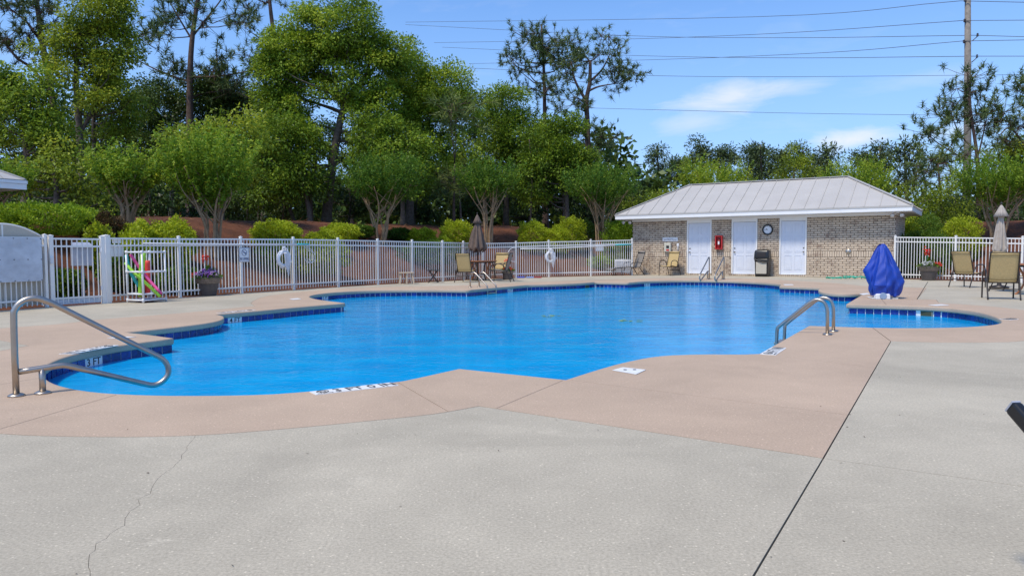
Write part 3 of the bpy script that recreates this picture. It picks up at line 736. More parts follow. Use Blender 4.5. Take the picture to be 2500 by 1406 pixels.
bm_.add([(-.5, .5, -.5), (.5, .5, -.5), (.5, .5, .5), (-.5, .5, .5), (-.5, -.3, -.5), (.5, -.3, -.5), (.5, -.3, .5), (-.5, -.3, .5), (-.475, -.5, -.43), (.475, -.5, -.43), (.475, -.5, .43), (-.475, -.5, .43)],
        [(0, 1, 5, 4), (1, 2, 6, 5), (2, 3, 7, 6), (3, 0, 4, 7), (4, 5, 9, 8), (5, 6, 10, 9), (6, 7, 11, 10), (7, 4, 8, 11), (8, 9, 10, 11)])
brick_me = bm_.mesh('brick'); brick_me.materials.append(MAT['brick'])
bricks.sort(key=lambda b_: -b_[0]); rest = MB()
for i, (x, z, w_, h_) in enumerate(bricks):
    y = .006 + random.uniform(-.005, .004); w_ *= random.uniform(.96, 1.0); h_ *= random.uniform(.92, 1.02); tw = random.uniform(-.012, .012)
    if i < 298:
        o = link('brick', brick_me, wallo); o.location = (x, y, z); o.scale = (w_, .03, h_); o.rotation_euler = (0, tw, 0)
    else:
        rest.add([(x + p[0] * w_, y + p[1] * .03, z + p[2] * h_) for p in bm_.v], bm_.f)
z = 0; row = 0
while z < WH - .03:
    x = .1 if row % 2 else 0
    while x < YB:
        b_ = min(x + BRL, YB)
        for sx in (0, 1): rest.box((BLEN + .002 if sx else -.002, (x + b_) / 2, z + CH / 2), (.03, b_ - x - .012, CH - .013))
        x += BRL
    z += CH; row += 1
rest.build('brick', MAT['brick'], wallo)['kind'] = 'stuff'
fr = MB(); fr.box((BLEN / 2, -.012, WH + .045), (BLEN + .06, .03, .09)); fr.box((BLEN + .02, YB / 2, WH + .045), (.03, YB, .09)); fr.box((-.02, YB / 2, WH + .045), (.03, YB, .09)); fr.build('frieze_board', MAT['whitew'], house)
sf = MB(); x0, x1, y0, y1 = -OV, BLEN + OV, -OV, WD - OV
sf.box((BLEN / 2, (y0 - .0) / 2, WH + .10), (x1 - x0 - .06, OV - .06, .016)); sf.box((BLEN / 2, (y1 + YB) / 2, WH + .10), (x1 - x0 - .06, OV - .06, .016))
for s_ in (-1, 1): sf.box((x0 / 2 if s_ < 0 else BLEN + OV / 2, YB / 2, WH + .10), (OV - .06, YB, .016))
sf.box((BLEN / 2, YB / 2, WH + .105), (BLEN, YB, .02)); sf.build('soffit', MAT['soffit'], house)
for n_, c_, d_ in (('f', ((x0 + x1) / 2, y0, 2.59), (x1 - x0, .04, .20)), ('b', ((x0 + x1) / 2, y1, 2.59), (x1 - x0, .04, .20)), ('l', (x0 + .02, (y0 + y1) / 2, 2.59), (.036, y1 - y0 - .045, .20)), ('r', (x1 - .02, (y0 + y1) / 2, 2.59), (.036, y1 - y0 - .045, .20))):
    MB().box(c_, d_).build('fascia', MAT['whitew'], house, bevel=.004)
    if n_ in 'fb': MB().box((c_[0], c_[1] + (-.024 if n_ == 'f' else .024), 2.665), (x1 - x0 + .05, .016, .07)).build('drip_edge', MAT['roof'], house)
# roof of standing seam panels
rise = RZ_ - EZ; half = WD / 2; Rl = x1 - x0
roof = MB(); e0, e1, e2, e3 = (x0, y0, EZ - .03), (x1, y0, EZ - .03), (x1, y1, EZ - .03), (x0, y1, EZ - .03); ra, rb = (x0 + half, y0 + half, RZ_ - .03), (x1 - half, y0 + half, RZ_ - .03)
roof.add([e0, e1, e2, e3, ra, rb], [(0, 1, 5, 4), (2, 3, 4, 5), (1, 2, 5), (3, 0, 4), (3, 2, 1, 0)])
roofo = roof.build('roof', MAT['seam'], house)
def roof_plane(origin, ex, ey, length, pw):
    ex = Vector(ex); ey = Vector(ey); o_ = Vector(origin); n_ = int(round(length / pw)); pw = length / n_
    up = (ey * half + Vector((0, 0, rise))) / half; nrm = ex.cross(up).normalized()
    lim = lambda s_: min(half, s_, length - s_)
    for i in range(n_):
        a_, b_ = i * pw + .005, (i + 1) * pw - .005; pts = [(a_, -.03), (b_, -.03), (b_, lim(b_))]
        for k_ in (length - half, half):
            if a_ < k_ < b_: pts.append((k_, lim(k_)))
        if lim(a_) > .01: pts.append((a_, lim(a_)))
        W3 = [o_ + ex * s_ + up * h_ for s_, h_ in pts]
        pn = MB().slab3([p - nrm * .012 for p in W3], nrm * .012)
        h_ = lim(i * pw)
        if h_ > .05: pn.slab3([o_ + ex * (i * pw - .012) - nrm * 0 - up * .03, o_ + ex * (i * pw + .012) - up * .03, o_ + ex * (i * pw + .012) + up * h_, o_ + ex * (i * pw - .012) + up * h_], nrm * .024)
        pn.build('roof_panel', MAT['roof'], roofo)
roof_plane((x0, y0, EZ), (1, 0, 0), (0, 1, 0), Rl, .53)
roof_plane((x1, y0, EZ), (0, 1, 0), (-1, 0, 0), WD, .53)
roof_plane((x1, y1, EZ), (-1, 0, 0), (0, -1, 0), Rl, .53)
roof_plane((x0, y1, EZ), (0, -1, 0), (1, 0, 0), WD, .53)
cap = MB(); rz3 = Vector((0, 0, .03)); A_, B_ = Vector(ra) + rz3 * 1.7, Vector(rb) + rz3 * 1.7
cap.bar(A_, B_, .16, .03)
for c_, r2_ in ((e0, A_), (e3, A_), (e1, B_), (e2, B_)): cap.bar(Vector(c_) + Vector((0, 0, .06)), r2_, .13, .025)
cap.build('ridge_cap', MAT['roof'], roofo)
# doors
KN = M('satin_nickel', (.25, .24, .23), .3, .9)
for i, (x0d, x1d) in enumerate(DR):
    j = .05; dw = x1d - x0d - 2 * j; cx_ = (x0d + x1d) / 2; zt = 2.25
    d = MB().box((cx_, .075, .09 + (zt - .09) / 2), (dw, .045, zt - .09)).build('door', MAT['door'], house)
    f_ = MB(); f_.box((x0d + j / 2, .04, .09 + (WH - .09) / 2), (j, .12, WH - .09)); f_.box((x1d - j / 2, .04, .09 + (WH - .09) / 2), (j, .12, WH - .09)); f_.box((cx_, .04, (zt + WH) / 2 + .005), (dw, .12, WH - zt - .01)); f_.box((cx_, .04, .085), (dw, .12, .012))
    f_.build('door_frame', MAT['whitew'], house)
    for col in (-1, 1):
        for z0_, z1_ in ((.28, .86), (1.0, 1.62), (1.76, 2.10)):
            pw_ = dw * .29; px_ = cx_ + col * dw * .205; r_ = MB()
            for s_ in (-1, 1): r_.box((px_ + s_ * pw_ / 2, .049, (z0_ + z1_) / 2), (.022, .014, z1_ - z0_)); r_.box((px_, .0495, z0_ if s_ < 0 else z1_), (pw_ + .022, .014, .022))
            r_.box((px_, .051, (z0_ + z1_) / 2), (pw_ - .09, .008, z1_ - z0_ - .09)); r_.build('panel', MAT['door'], d)
    kx = x0d + j + .07 if i < 2 else x1d - j - .07
    MB().lathe([(.012, 0), (.03, -.004), (.012, -.01), (.012, -.035), (.03, -.045), (.032, -.06), (.015, -.07)], 14, (kx, .052, 1.0), 'y').build('knob', KN, d, True)
    MB().lathe([(.03, 0), (.03, -.012), (.012, -.02), (.008, -.028)], 14, (kx, .052, 1.16), 'y').build('deadbolt', KN, d, True)
def on_wall(name, label, catg, u, v, yoff=-.012, group=None):
    s_, z = BW(u, v); o = thing(name, label, catg, BL + BA * s_ + BN * yoff + Vector((0, 0, z)), BROT, group); return o
# clock
c = on_wall('wall_clock', 'round black rimmed wall clock on the brick between the second and third doors', 'clock', 1874.5, 561)
MB().lathe([(.0, -.006), (.165, -.006), (.17, -.02)], 32, (0, 0, 0), 'y').build('dial', MAT['plastic'], c)
MB().torus((0, -.022, 0), .19, .032, 36, 10).build('rim', MAT['black'], c, True)
hd = MB(); hd.bar((0, -.024, 0), (-.075, -.024, .05), .016, .004, (0, 1, 0)); hd.bar((0, -.027, 0), (-.13, -.027, -.012), .011, .004, (0, 1, 0)); hd.build('hand', MAT['ink'], c)
tk = MB()
for k in range(12):
    a_ = k * math.pi / 6; tk.bar((.118 * math.sin(a_), -.022, .118 * math.cos(a_)), (.14 * math.sin(a_), -.022, .14 * math.cos(a_)), .012, .003, (0, 1, 0))
tk.build('hour_mark', MAT['ink'], c)
# extinguisher cabinet
c = on_wall('extinguisher_cabinet', 'red fire extinguisher cabinet on the brick between the first two doors', 'cabinet', 1757, 592)
b_ = MB()
for s_ in (-1, 1): b_.box((s_ * .13, -.08, 0), (.04, .16, .58)); b_.box((0, -.08, s_ * .27), (.22, .16, .04))
b_.box((0, -.01, 0), (.22, .02, .5)); b_.build('case', MAT['red'], c, bevel=.012)
MB().lathe([(.0, -.2), (.05, -.2), (.055, -.18), (.055, .06), (.03, .1), (.018, .13)], 16, (0, -.08, 0)).build('cylinder', M('extinguisher_paint', (.25, .012, .012), .3), c, True)
h_ = MB().box((.0, -.08, .15), (.07, .025, .03)); h_.tube(cat([(.02, -.08, .14), (.06, -.1, .08), (.055, -.11, -.1)], 5), .009, 6); h_.build('valve', MAT['black'], c)
MB().box((0, -.137, -.02), (.07, .004, .13)).build('tag_plate', MAT['plastic'], c)
# address sign
c = on_wall('address_sign', 'narrow white sign with dark lettering on the brick wall', 'sign', 1636.5, 584.6)
MB().box((0, -.01, 0), (.70, .014, .175)).build('board', MAT['plastic'], c, bevel=.003)
text('5070 White Dorran', .60, .055, MAT['ink'], c, (0, -.0185, -.028), (1, 0, 0), (0, 0, 1))
text('Pool Address', .28, .028, MAT['inkb'], c, (0, -.0185, .04), (1, 0, 0), (0, 0, 1))
# emergency phone box and outlet
c = on_wall('phone_box', 'pale beige wall box with black and red panel below the sign', 'wall box', 1631.5, 604)
MB().box((0, -.06, 0), (.31, .12, .40)).build('case', M('beige_box', (.55, .53, .44), .5), c, bevel=.02)
MB().box((.02, -.123, .02), (.13, .008, .12)).build('handset', MAT['black'], c, bevel=.003); MB().box((.02, -.122, -.12), (.14, .006, .07)).build('red_label', MAT['red'], c)
c = on_wall('outlet_box', 'small white outlet box with conduit beside the first door', 'outlet', 1656, 599)
MB().box((0, -.03, .02), (.10, .06, .12)).build('cover', MAT['plastic'], c, bevel=.008); MB().tube([(0, -.03, -.04), (0, -.03, -.26)], .018, 8).build('conduit', MAT['plastic'], c, True)
# shower valve
c = on_wall('shower_valve', 'round chrome shower valve on the right brick wall', 'valve', 2071, 614.5)
MB().lathe([(.0, -.012), (.10, -.012), (.11, 0)], 24, (0, 0, 0), 'y').build('plate', MAT['steel'], c, True); MB().lathe([(.0, -.09), (.025, -.09), (.03, -.05), (.022, -.012)], 14, (0, 0, 0), 'y').build('handle', MAT['steel'], c, True)
# trash can
s_, _ = BW(1868, 660); c = thing('trash_can', 'black and beige bin with domed swing lid against the brick pier', 'bin', BL + BA * s_ - BN * .42, BROT)
def rsq(w_, d_, z, r_=.06, n=5):
    o = []
    for cx_, cy_, a0 in ((w_ - r_, d_ - r_, 0), (-w_ + r_, d_ - r_, 90), (-w_ + r_, -d_ + r_, 180), (w_ - r_, -d_ + r_, 270)):
        for k in range(n): a_ = R(a0 + 90 * k / (n - 1)); o.append((cx_ + r_ * math.cos(a_), cy_ + r_ * math.sin(a_), z))
    return o
def loft(secs):
    n_ = len(secs[0]); mb = MB(); v = [p for s_ in secs for p in s_]
    f = [(i * n_ + j, i * n_ + (j + 1) % n_, (i + 1) * n_ + (j + 1) % n_, (i + 1) * n_ + j) for i in range(len(secs) - 1) for j in range(n_)]
    f += [tuple(range(n_ - 1, -1, -1)), tuple((len(secs) - 1) * n_ + k for k in range(n_))]; return mb.add(v, f)
loft([rsq(.25, .22, .0), rsq(.26, .23, .1), rsq(.275, .24, .60), rsq(.285, .25, .66), rsq(.29, .25, .72)]).build('bin_body', MAT['black'], c, True)
MB().box((0, -.24, .36), (.42, .015, .48)).build('front_panel', MAT['mesh'], c, bevel=.004)
lidm = loft([rsq(.295, .255, .72), rsq(.30, .26, .76), rsq(.285, .25, 1.0), rsq(.26, .22, 1.07), rsq(.2, .16, 1.10)]); ld = lidm.build('lid', MAT['black'], c, True)
MB().box((0, -.258, .89), (.36, .012, .17)).build('swing_flap', MAT['brown'], ld, bevel=.005)
lp = MB().tube(cat([(-.29, -.25, .74), (-.15, -.27, .66), (.0, -.275, .6), (.15, -.27, .58), (.29, -.25, .62)], 5), .022, 8); lp.build('bag_edge', MAT['black'], c, True)
# floodlights
for (s_, y_, lb) in ((-.25, -.05, 'twin white floodlight under the left eave corner of the bath house'), (BLEN + .08, -.12, 'twin white floodlight under the right eave corner of the bath house')):
    c = thing('floodlight', lb, 'floodlight', BL + BA * s_ + BN * y_ + Vector((0, 0, WH + .09)), BROT, 'floodlights under the eaves')
    MB().lathe([(.06, 0), (.06, -.02), (.02, -.03)], 14).build('base', MAT['plastic'], c, True)
    for sx in (-1, 1):
        MB().tube(cat([(0, 0, -.02), (sx * .07, -.02, -.04), (sx * .12, -.04, -.07)], 4), .014, 8).build('arm', MAT['plastic'], c, True)
        l_ = MB().lathe([(.0, .07), (.04, .06), (.06, 0), (.075, -.06), (.0, -.065)], 16); l_o = l_.build('lamp_head', MAT['plastic'], c, True); l_o.location = (sx * .15, -.07, -.10); l_o.rotation_euler = (R(-55), R(-sx * 35), 0)
# ================================================================ FENCES
pk_me = MB().box((0, 0, .5), (.0185, .0185, 1)).mesh('picket'); pk_me.materials.append(MAT['white'])
def fence(name, label, catg, ps, group=None, lastpost=True, firstpost=True, pw=.060, skip_posts=(), gate=False):
    o0 = ps[0][0]; f = thing(name, label, catg, (o0.x, o0.y, 0), 0, group)
    for i, (p, zt) in enumerate(ps):
        if (i == 0 and not firstpost) or (i == len(ps) - 1 and not lastpost) or i in skip_posts: continue
        l_ = p - o0; q = ps[min(i + 1, len(ps) - 1)][0] - ps[max(0, i - 1)][0]; Rm = Matrix.Rotation(math.atan2(q.y, q.x), 3, 'Z'); w_ = .115 if (name == 'pool_fence' and i == 0) else pw
        m_ = MB().box((l_.x, l_.y, (zt - .03) / 2), (w_, w_, zt - .03), Rm); po = m_.build('post', MAT['white'], f, bevel=.004)
        cpz = zt - .03; c_ = MB(); c_.box((l_.x, l_.y, cpz + .008), (w_ + .012, w_ + .012, .016), Rm); h = w_ / 2
        c_.add([Vector((l_.x, l_.y, 0)) + Rm @ Vector((sx * h, sy * h, cpz + .016)) for sx, sy in ((-1, -1), (1, -1), (1, 1), (-1, 1))] + [(l_.x, l_.y, zt + .004)], [(0, 1, 4), (1, 2, 4), (2, 3, 4), (3, 0, 4)]); c_.build('post_cap', MAT['white'], po)
    for (p, za), (q, zb) in zip(ps, ps[1:]):
        a_ = p - o0; b_ = q - o0; d = b_ - a_; L_ = d.length; d.normalize()
        for dz in (-.085, -.245, None):
            z0, z1 = ((za + dz), (zb + dz)) if dz else (.165, .165)
            MB().bar((a_.x + d.x * pw * .5, a_.y + d.y * pw * .5, z0), (b_.x - d.x * pw * .5, b_.y - d.y * pw * .5, z1), .034, .038).build('rail', MAT['white'], f)
        n_ = max(2, int(round(L_ / .108)))
        for k in range(1, n_):
            t_ = k / n_; c_ = a_ + (b_ - a_) * t_; o = link('picket', pk_me, f); o.location = (c_.x, c_.y, .045); o.scale = (1, 1, (za + (zb - za) * t_) - .105 - .0 - .045 + .0); o.rotation_euler = (0, 0, math.atan2(d.y, d.x))
    return f
fence('pool_fence', 'long white picket fence from the gate around the far deck to the bath house', 'fence', FP)
fence('picket_fence', 'white picket fence left of the gate, in front of the arched screen', 'fence', LP_)
fence('picket_fence', 'white picket fence right of the bath house, behind the planter and chairs', 'fence', RP)
ga, gb = G(129, 748.3), G(254, 740.6); za, zb = P(129, 573, ga.y).z, P(254, 575, gb.y).z
gt = fence('fence_gate', 'white picket gate standing closed between the wide post and the arched screen', 'gate', [(ga, za), (gb, zb)], pw=.085)
MB().box((.06, -.06, .98), (.05, .06, .14)).build('latch', MAT['plastic'], gt, bevel=.006)
for z_ in (.35, 1.2): MB().box(((gb - ga).x, (gb - ga).y - .05, z_), (.05, .03, .09)).build('hinge', MAT['plastic'], gt)
ff = (gb - ga)
mb = MB(); mb.bar((ff.x * .06, ff.y * .06 - .0, .085), (ff.x * .94, ff.y * .94, .085), .012, .11); mb.build('kick_mesh', MAT['acryl'], gt)
def on_fence(ps, u, v, push=.07):
    """point on the fence plane seen at u, v, moved towards the pool; plus the panel direction"""
    best = None
    for (p, _), (q, _) in zip(ps, ps[1:]):
        d = (q - p); d.z = 0; L_ = d.length; d.normalize(); s_, z = PV(u, v, p, d)
        if -.05 <= s_ <= L_ + .05: best = (p, d, s_, z); break
    p, d, s_, z = best; n_ = Vector((d.y, -d.x, 0))
    if n_.dot(EYE - p) < 0: n_ = -n_
    return Vector((p.x + d.x * s_, p.y + d.y * s_, z)) + n_ * push, math.atan2(d.y, d.x)
# signs
loc, rz = on_fence(FP, 591.5, 622); c = thing('no_diving_sign', 'white square NO DIVING sign with a crossed circle on a fence post', 'sign', loc, rz)
MB().box((0, 0, 0), (.36, .012, .40)).build('board', MAT['marker'], c, bevel=.004)
bd = MB()
for s_ in (-1, 1): bd.box((s_ * .165, -.0075, 0), (.008, .003, .36)); bd.box((0, -.0075, s_ * .185), (.322, .003, .008))
bd.build('border', MAT['inkb'], c)
text('NO DIVING', .30, .075, MAT['inkb'], c, (0, -.0085, -.11), (1, 0, 0), (0, 0, 1))
ic = MB().torus((0, -.0085, .06), .085, .006, 28, 6); ic.bar((-.06, -.009, .12), (.06, -.009, .0), .009, .004, (0, 1, 0))
ic.tube([(-.05, -.009, .06), (-.01, -.009, .075), (.03, -.009, .05)], .008, 6); ic.torus((.045, -.009, .042), .010, .006, 10, 5); ic.build('emblem', MAT['inkb'], c)
for (u, v, w_, h_, lb) in ((287, 588, .22, .11, 'small blank white plate on the fence above the larger plate'), (286.5, 612.5, .30, .26, 'blank white square sign back beside the gate post')):
    loc, rz = on_fence(FP, u, v, -.03); c = thing('sign_plate', lb, 'sign', loc, rz); MB().box((0, 0, 0), (w_, .012, h_)).build('board', MAT['marker'], c, bevel=.004)
loc, rz = on_fence(FP, 1464.5, 605, -.03); c = thing('sign_plate', 'white square sign back on the far fence near the bath house', 'sign', loc, rz); MB().box((0, 0, 0), (.36, .012, .28)).build('board', MAT['plastic'], c, bevel=.004)
# card reader box behind the gate
q = P(200, 624, G(200, 744).y + .35); c = thing('meter_cabinet', 'grey metal cabinet with sloped hood seen through the gate', 'cabinet', (q.x, q.y, 0), R(38))
MB().box((0, 0, q.z - .02), (.42, .2, .42)).build('case', MAT['galv'], c, bevel=.01); mb = MB(); mb.slab3([(-.23, -.14, q.z + .17), (.23, -.14, q.z + .17), (.17, .11, q.z + .27), (-.17, .11, q.z + .27)], (0, 0, .03)); mb.build('hood', MAT['galv'], c, bevel=.008)
MB().box((0, 0, (q.z - .24) / 2), (.06, .06, q.z - .24)).build('stand', MAT['galv'], c)
# arched screen behind the left fence
d_ = (LP_[1][0] - LP_[0][0]); d_.normalize(); n_ = Vector((d_.y, -d_.x, 0)); n_ = n_ if n_.dot(LP_[0][0]) > 0 else -n_
o_ = LP_[0][0] + n_ * .10; zt = lambda s_: 1.47 + .26 * max(0, 1 - ((s_ - .82) / .86) ** 2)
c = thing('arched_screen', 'beige mesh privacy screen with arched top behind the left fence', 'screen', o_, math.atan2(d_.y, d_.x))
mb = MB(); pts = [(s_, zt(s_)) for s_ in np.linspace(-.04, 1.70, 25)]
v = [(s_, 0, .06) for s_, _ in pts] + [(s_, 0, z) for s_, z in pts]; k = len(pts); mb.add(v, [(i, i + 1, k + i + 1, k + i) for i in range(k - 1)]); mb.build('screen_fabric', MAT['mesh'], c, solid=.01)
MB().tube([(s_, 0, z) for s_, z in pts], .018, 8).build('top_rail', MAT['white'], c, True); MB().box((.82, -.0, .9), (.03, .03, 1.62)).build('mullion', MAT['white'], c)
for s_ in (-.02, 1.68): MB().box((s_, 0, .74), (.04, .04, 1.44)).build('side_post', MAT['white'], c)
mb = MB().box((2.2, .02, .75), (.95, .012, 1.36)); mb.build('side_panel', MAT['mesh'], c)
s0, z0 = PV(98, 585, LP_[0][0], d_); s1, z1 = PV(-40, 690, LP_[0][0], d_)
c = thing('acrylic_sheet', 'frosted clear plastic sheet screwed to the left fence pickets', 'sheet', LP_[0][0] - n_ * .035, math.atan2(d_.y, d_.x))
MB().box(((s0 + s1) / 2, 0, 1.01), (abs(s1 - s0), .006, .90)).build('sheet', MAT['acryl'], c)
scw = MB()
for s_ in np.linspace(s0 + .02, s1 - .02, 5):
    for z_ in (.58, 1.01, 1.44): scw.box((s_, 0, z_), (.018, .02, .018))
scw.build('screw', MAT['black'], c)
s_, z = PV(45, 644, LP_[0][0], d_); c = thing('lock_box', 'small green and beige latch box behind the frosted sheet', 'lock box', LP_[0][0] + n_ * .045 + d_ * s_ + Vector((0, 0, z)), math.atan2(d_.y, d_.x))
MB().box((0, 0, .0), (.15, .06, .20)).build('case', MAT['mesh'], c, bevel=.01); MB().box((0, -.035 if n_.y > 0 else .035, -.02), (.09, .02, .11)).build('keypad', M('green_keypad', (.05, .22, .11), .5), c); MB().box((0, .035, -.02), (.09, .02, .11)).build('keypad', bpy.data.materials['green_keypad'], c)

# rescue pole hung along the fence, net pole, rings, ropes
def fpath(ps, pxs, push): return [on_fence(ps, u, v, push)[0] for u, v in pxs]
pt = fpath(FP, [(345, 594.5), (438, 595.5), (590, 597), (720, 596.5)], .075); c = thing('rescue_pole', 'long white rescue pole hung along the fence rail', 'pole', pt[0])
MB().tube([p - pt[0] for p in pt], .019, 8).build('shaft', MAT['plastic'], c, True)
pt2 = fpath(FP, [(721, 596.5), (750, 596.5)], .075); MB().tube([p - pt[0] for p in pt2], .021, 8).build('blue_grip', MAT['teal'], c, True)
hk = MB()
for u in (440, 590): q = on_fence(FP, u, 596, .05)[0] - pt[0]; hk.box(q, (.03, .06, .06))
hk.build('hook', MAT['plastic'], c)
pt = fpath(FP, [(1268, 607.5), (1339, 606.5), (1442, 602), (1500, 599)], .06); c = thing('net_pole', 'white pole with a teal end hung on the far fence', 'pole', pt[0]); MB().tube([p - pt[0] for p in pt], .022, 8).build('shaft', MAT['plastic'], c, True)
pt2 = fpath(FP, [(1501, 598), (1540, 597)], .06); MB().tube([p - pt[0] for p in pt2], .024, 8).build('teal_grip', MAT['teal'], c, True)
hp = [on_fence(FP, 1253 + 17 * math.cos(a_) * .9, 622 + 17 * math.sin(a_), .05)[0] - pt[0] for a_ in np.linspace(1.2, 5.2, 16)]; MB().tube(hp, .012, 6).build('hoop', MAT['plastic'], c, True)
def life_ring(u, v, rr, label):
    loc, rz = on_fence(FP, u, v, .13); c = thing('life_ring', label, 'life ring', loc, rz, 'life rings on the fence')
    MB().torus((0, 0, 0), rr, rr * .29, 32, 12).build('ring', MAT['plastic'], c, True)
    rp = MB()
    for k in range(4):
        a0 = R(45 + 90 * k - 45); ps = [((rr * 1.30 - .03 * math.cos(2 * t_)) * math.cos(a0 + t_), -.03, (rr * 1.30 - .03 * math.cos(2 * t_)) * math.sin(a0 + t_)) for t_ in np.linspace(.05, 1.5, 9)]
        rp.tube(ps, .008, 5)
    for sx in (-1, -.4, .3, 1): rp.tube(cat([(sx * .02, -.02, rr * 1.75), (sx * .09, -.06, rr * 1.35), (sx * .05, -.07, rr * .85)], 5), .012, 5)
    for k in range(5): rp.tube(cat([(-.05 + .02 * k, -.09, rr * .9), (-.03 + .03 * k, -.10, -.1 - .02 * k), (.02 * k, -.10, -rr * 1.2 - .07 * k), (.07 + .02 * k, -.09, -.1), (.05, -.08, rr * .8)], 6), .008, 5)
    rp.build('rope', MAT['plastic'], c, True)
    bnd = MB()
    for k in range(4): a0 = R(45 + 90 * k); bnd.box((rr * math.cos(a0), 0, rr * math.sin(a0)), (.05, rr * .62, rr * .64), Matrix.Rotation(-a0, 3, 'Y'))
    bnd.build('strap', MAT['marker'], c, bevel=.02)
life_ring(684.5, 632, .205, 'white life ring with bundled rope hung right of the NO DIVING sign')
life_ring(1339.5, 627, .20, 'white life ring on the far fence between the patio table and the bath house')
c0 = on_fence(FP, 752, 600, .06)[0]; c = thing('coiled_cord', 'thin pale cord looped over the fence rail right of the near life ring', 'cord', c0)
mb = MB()
for dx_ in (0, 4, -5): mb.tube(cat([on_fence(FP, 742 + dx_, 600, .07)[0] - c0, on_fence(FP, 758 + dx_, 618, .08)[0] - c0, on_fence(FP, 760 + dx_, 634, .08)[0] - c0, on_fence(FP, 751 + dx_, 642, .08)[0] - c0, on_fence(FP, 745 + dx_, 632, .08)[0] - c0], 6), .007, 5)
mb.build('cord', MAT['plastic'], c, True)
# air conditioner behind the fence
q = G(1521, 669); q = P(1521, 652, q.y + .62); c = thing('air_conditioner', 'square white outdoor air conditioner behind the fence beside the bath house', 'air conditioner', (q.x, q.y, -.03), R(-8))
MB().box((0, 0, .36), (.78, .7, .66)).build('case', MAT['plastic'], c, bevel=.02)
lv = MB()
for k in range(9): lv.box((0, -.355, .1 + k * .062), (.68, .012, .018))
lv.build('louvre', MAT['galv'], c); MB().lathe([(.30, .69), (.31, .70), (.27, .71), (.05, .715)], 24).build('fan_grille', MAT['galv'], c, True)

# ================================================================ RAILS AND LADDERS
def flange(mb, x, y): mb.lathe([(.062, .002), (.062, .010), (.045, .020), (.030, .024)], 20, (x, y, 0))
b1 = G(40, 967); dr = Vector((.797, .604, 0))
px = [(33.6, 774), (36, 757), (46, 742.5), (63, 732), (84, 728), (104, 730.5), (125, 739), (284.5, 819), (370, 862), (396, 876), (409, 893), (411, 911), (402, 926), (388, 936), (371, 940), (345, 935), (199, 900.5), (165, 892.5), (147, 892), (120, 896), (46, 907.5)]
pf = [PV(u, v, b1, dr) for u, v in px]
c = thing('handrail', 'bent stainless steel handrail at the near left steps', 'handrail', b1, math.atan2(dr.y, dr.x))
pl = [(0, 0, .0), (0, 0, pf[0][1])] + [(s_, 0, z) for s_, z in pf]
def bendy(pl, n=4): return cat(pl, n)
full = [Vector((0, 0, 0))] + cat([(s_, 0, z) for s_, z in [(0, .35)] + pf[:6]], 4)[:-1] + [Vector((s_, 0, z)) for s_, z in (pf[6],)] + [Vector((s_, 0, z)) for s_, z in (pf[7],)] + cat([(s_, 0, z) for s_, z in pf[8:16]], 4) + cat([(s_, 0, z) for s_, z in pf[16:]], 3)
MB().tube(full, .0245, 14).build('rail', MAT['steel'], c, True)
s2 = PV(104.5, 955, b1, dr)[0]; MB().tube([(s2, 0, 0), (s2, 0, PV(104, 897, b1, dr)[1])], .0245, 14).build('short_post', MAT['steel'], c, True)
mb = MB(); flange(mb, 0, 0); mb.build('flange', MAT['steel'], c, True); mb = MB(); flange(mb, s2, 0); mb.build('flange', MAT['steel'], c, True)
# ladder profile from the near ladder: x towards the water
B1, B2 = G(2020, 817.6), G(2034.7, 809.4); ed = (B2 - B1); lw = ed.length; ed.normalize(); pd_ = Vector((-ed.y, ed.x, 0))
if pd_.x > 0: pd_ = -pd_
prof = [PV(u, v, B1, pd_) for u, v in ((2020, 775), (2019, 754), (2010.6, 737), (1992, 731.5), (1973, 741), (1945, 763), (1903, 796.5), (1897.5, 806), (1896, 833))]
def ladder(label, loc, xdir, side):
    c = thing('pool_ladder', label, 'ladder', loc, math.atan2(xdir.y, xdir.x), 'pool ladders')
    for y in (0, side * lw):
        p_ = [Vector((0, y, 0))] + cat([(s_, y, z) for s_, z in prof[:5]], 5)[:-1] + cat([(s_, y, z) for s_, z in prof[4:]], 5); xe = prof[-1][0]; p_ += [Vector((xe, y, -.5)), Vector((xe, y, -1.1)), Vector((xe - .12, y, -1.15))]
        MB().tube(p_, .0225, 12).build('side_rail', MAT['steel'], c, True); mb = MB(); flange(mb, 0, y); mb.build('flange', MAT['steel'], c, True)
    for z in (-.16, -.42, -.68): MB().box((prof[-1][0], side * lw / 2, z), (.09, lw - .05, .035)).build('tread', MAT['steel'], c, bevel=.008)
    return c
ladder('stainless pool ladder on the near deck corner, right of centre', B2, pd_, 1 if Vector((-pd_.y, pd_.x, 0)).dot(-ed) > 0 else -1)
f1, f2 = G(1148, 702), G(1170.5, 700.3); fe = (f2 - f1).normalized(); fx = Vector((fe.y, -fe.x, 0)); ladder('stainless pool ladder at the far edge in front of the brown umbrella', f1, fx, 1)
def step_rail(u, v, label):
    b_ = G(u, v); dx = Vector((-.54, -.84, 0)); c = thing('step_rail', label, 'handrail', b_, math.atan2(dx.y, dx.x), 'step rails by the bath house')
    p_ = [Vector((0, 0, 0)), Vector((0, 0, .72))] + cat([(0, 0, .76), (.02, 0, .82), (.08, 0, .82), (.16, 0, .77)], 4) + cat([(1.02, 0, .24), (1.10, 0, .16), (1.09, 0, .04), (.99, 0, .0), (.90, 0, .02)], 4) + [Vector((.30, 0, .26)), Vector((.2, 0, .30)), Vector((0, 0, .30))]
    MB().tube(p_, .0235, 12).build('rail', MAT['steel'], c, True); MB().tube([(.2, 0, 0), (.2, 0, .30)], .0235, 12).build('short_post', MAT['steel'], c, True)
    mb = MB(); flange(mb, 0, 0); flange(mb, .2, 0); mb.build('flange', MAT['steel'], c, True)
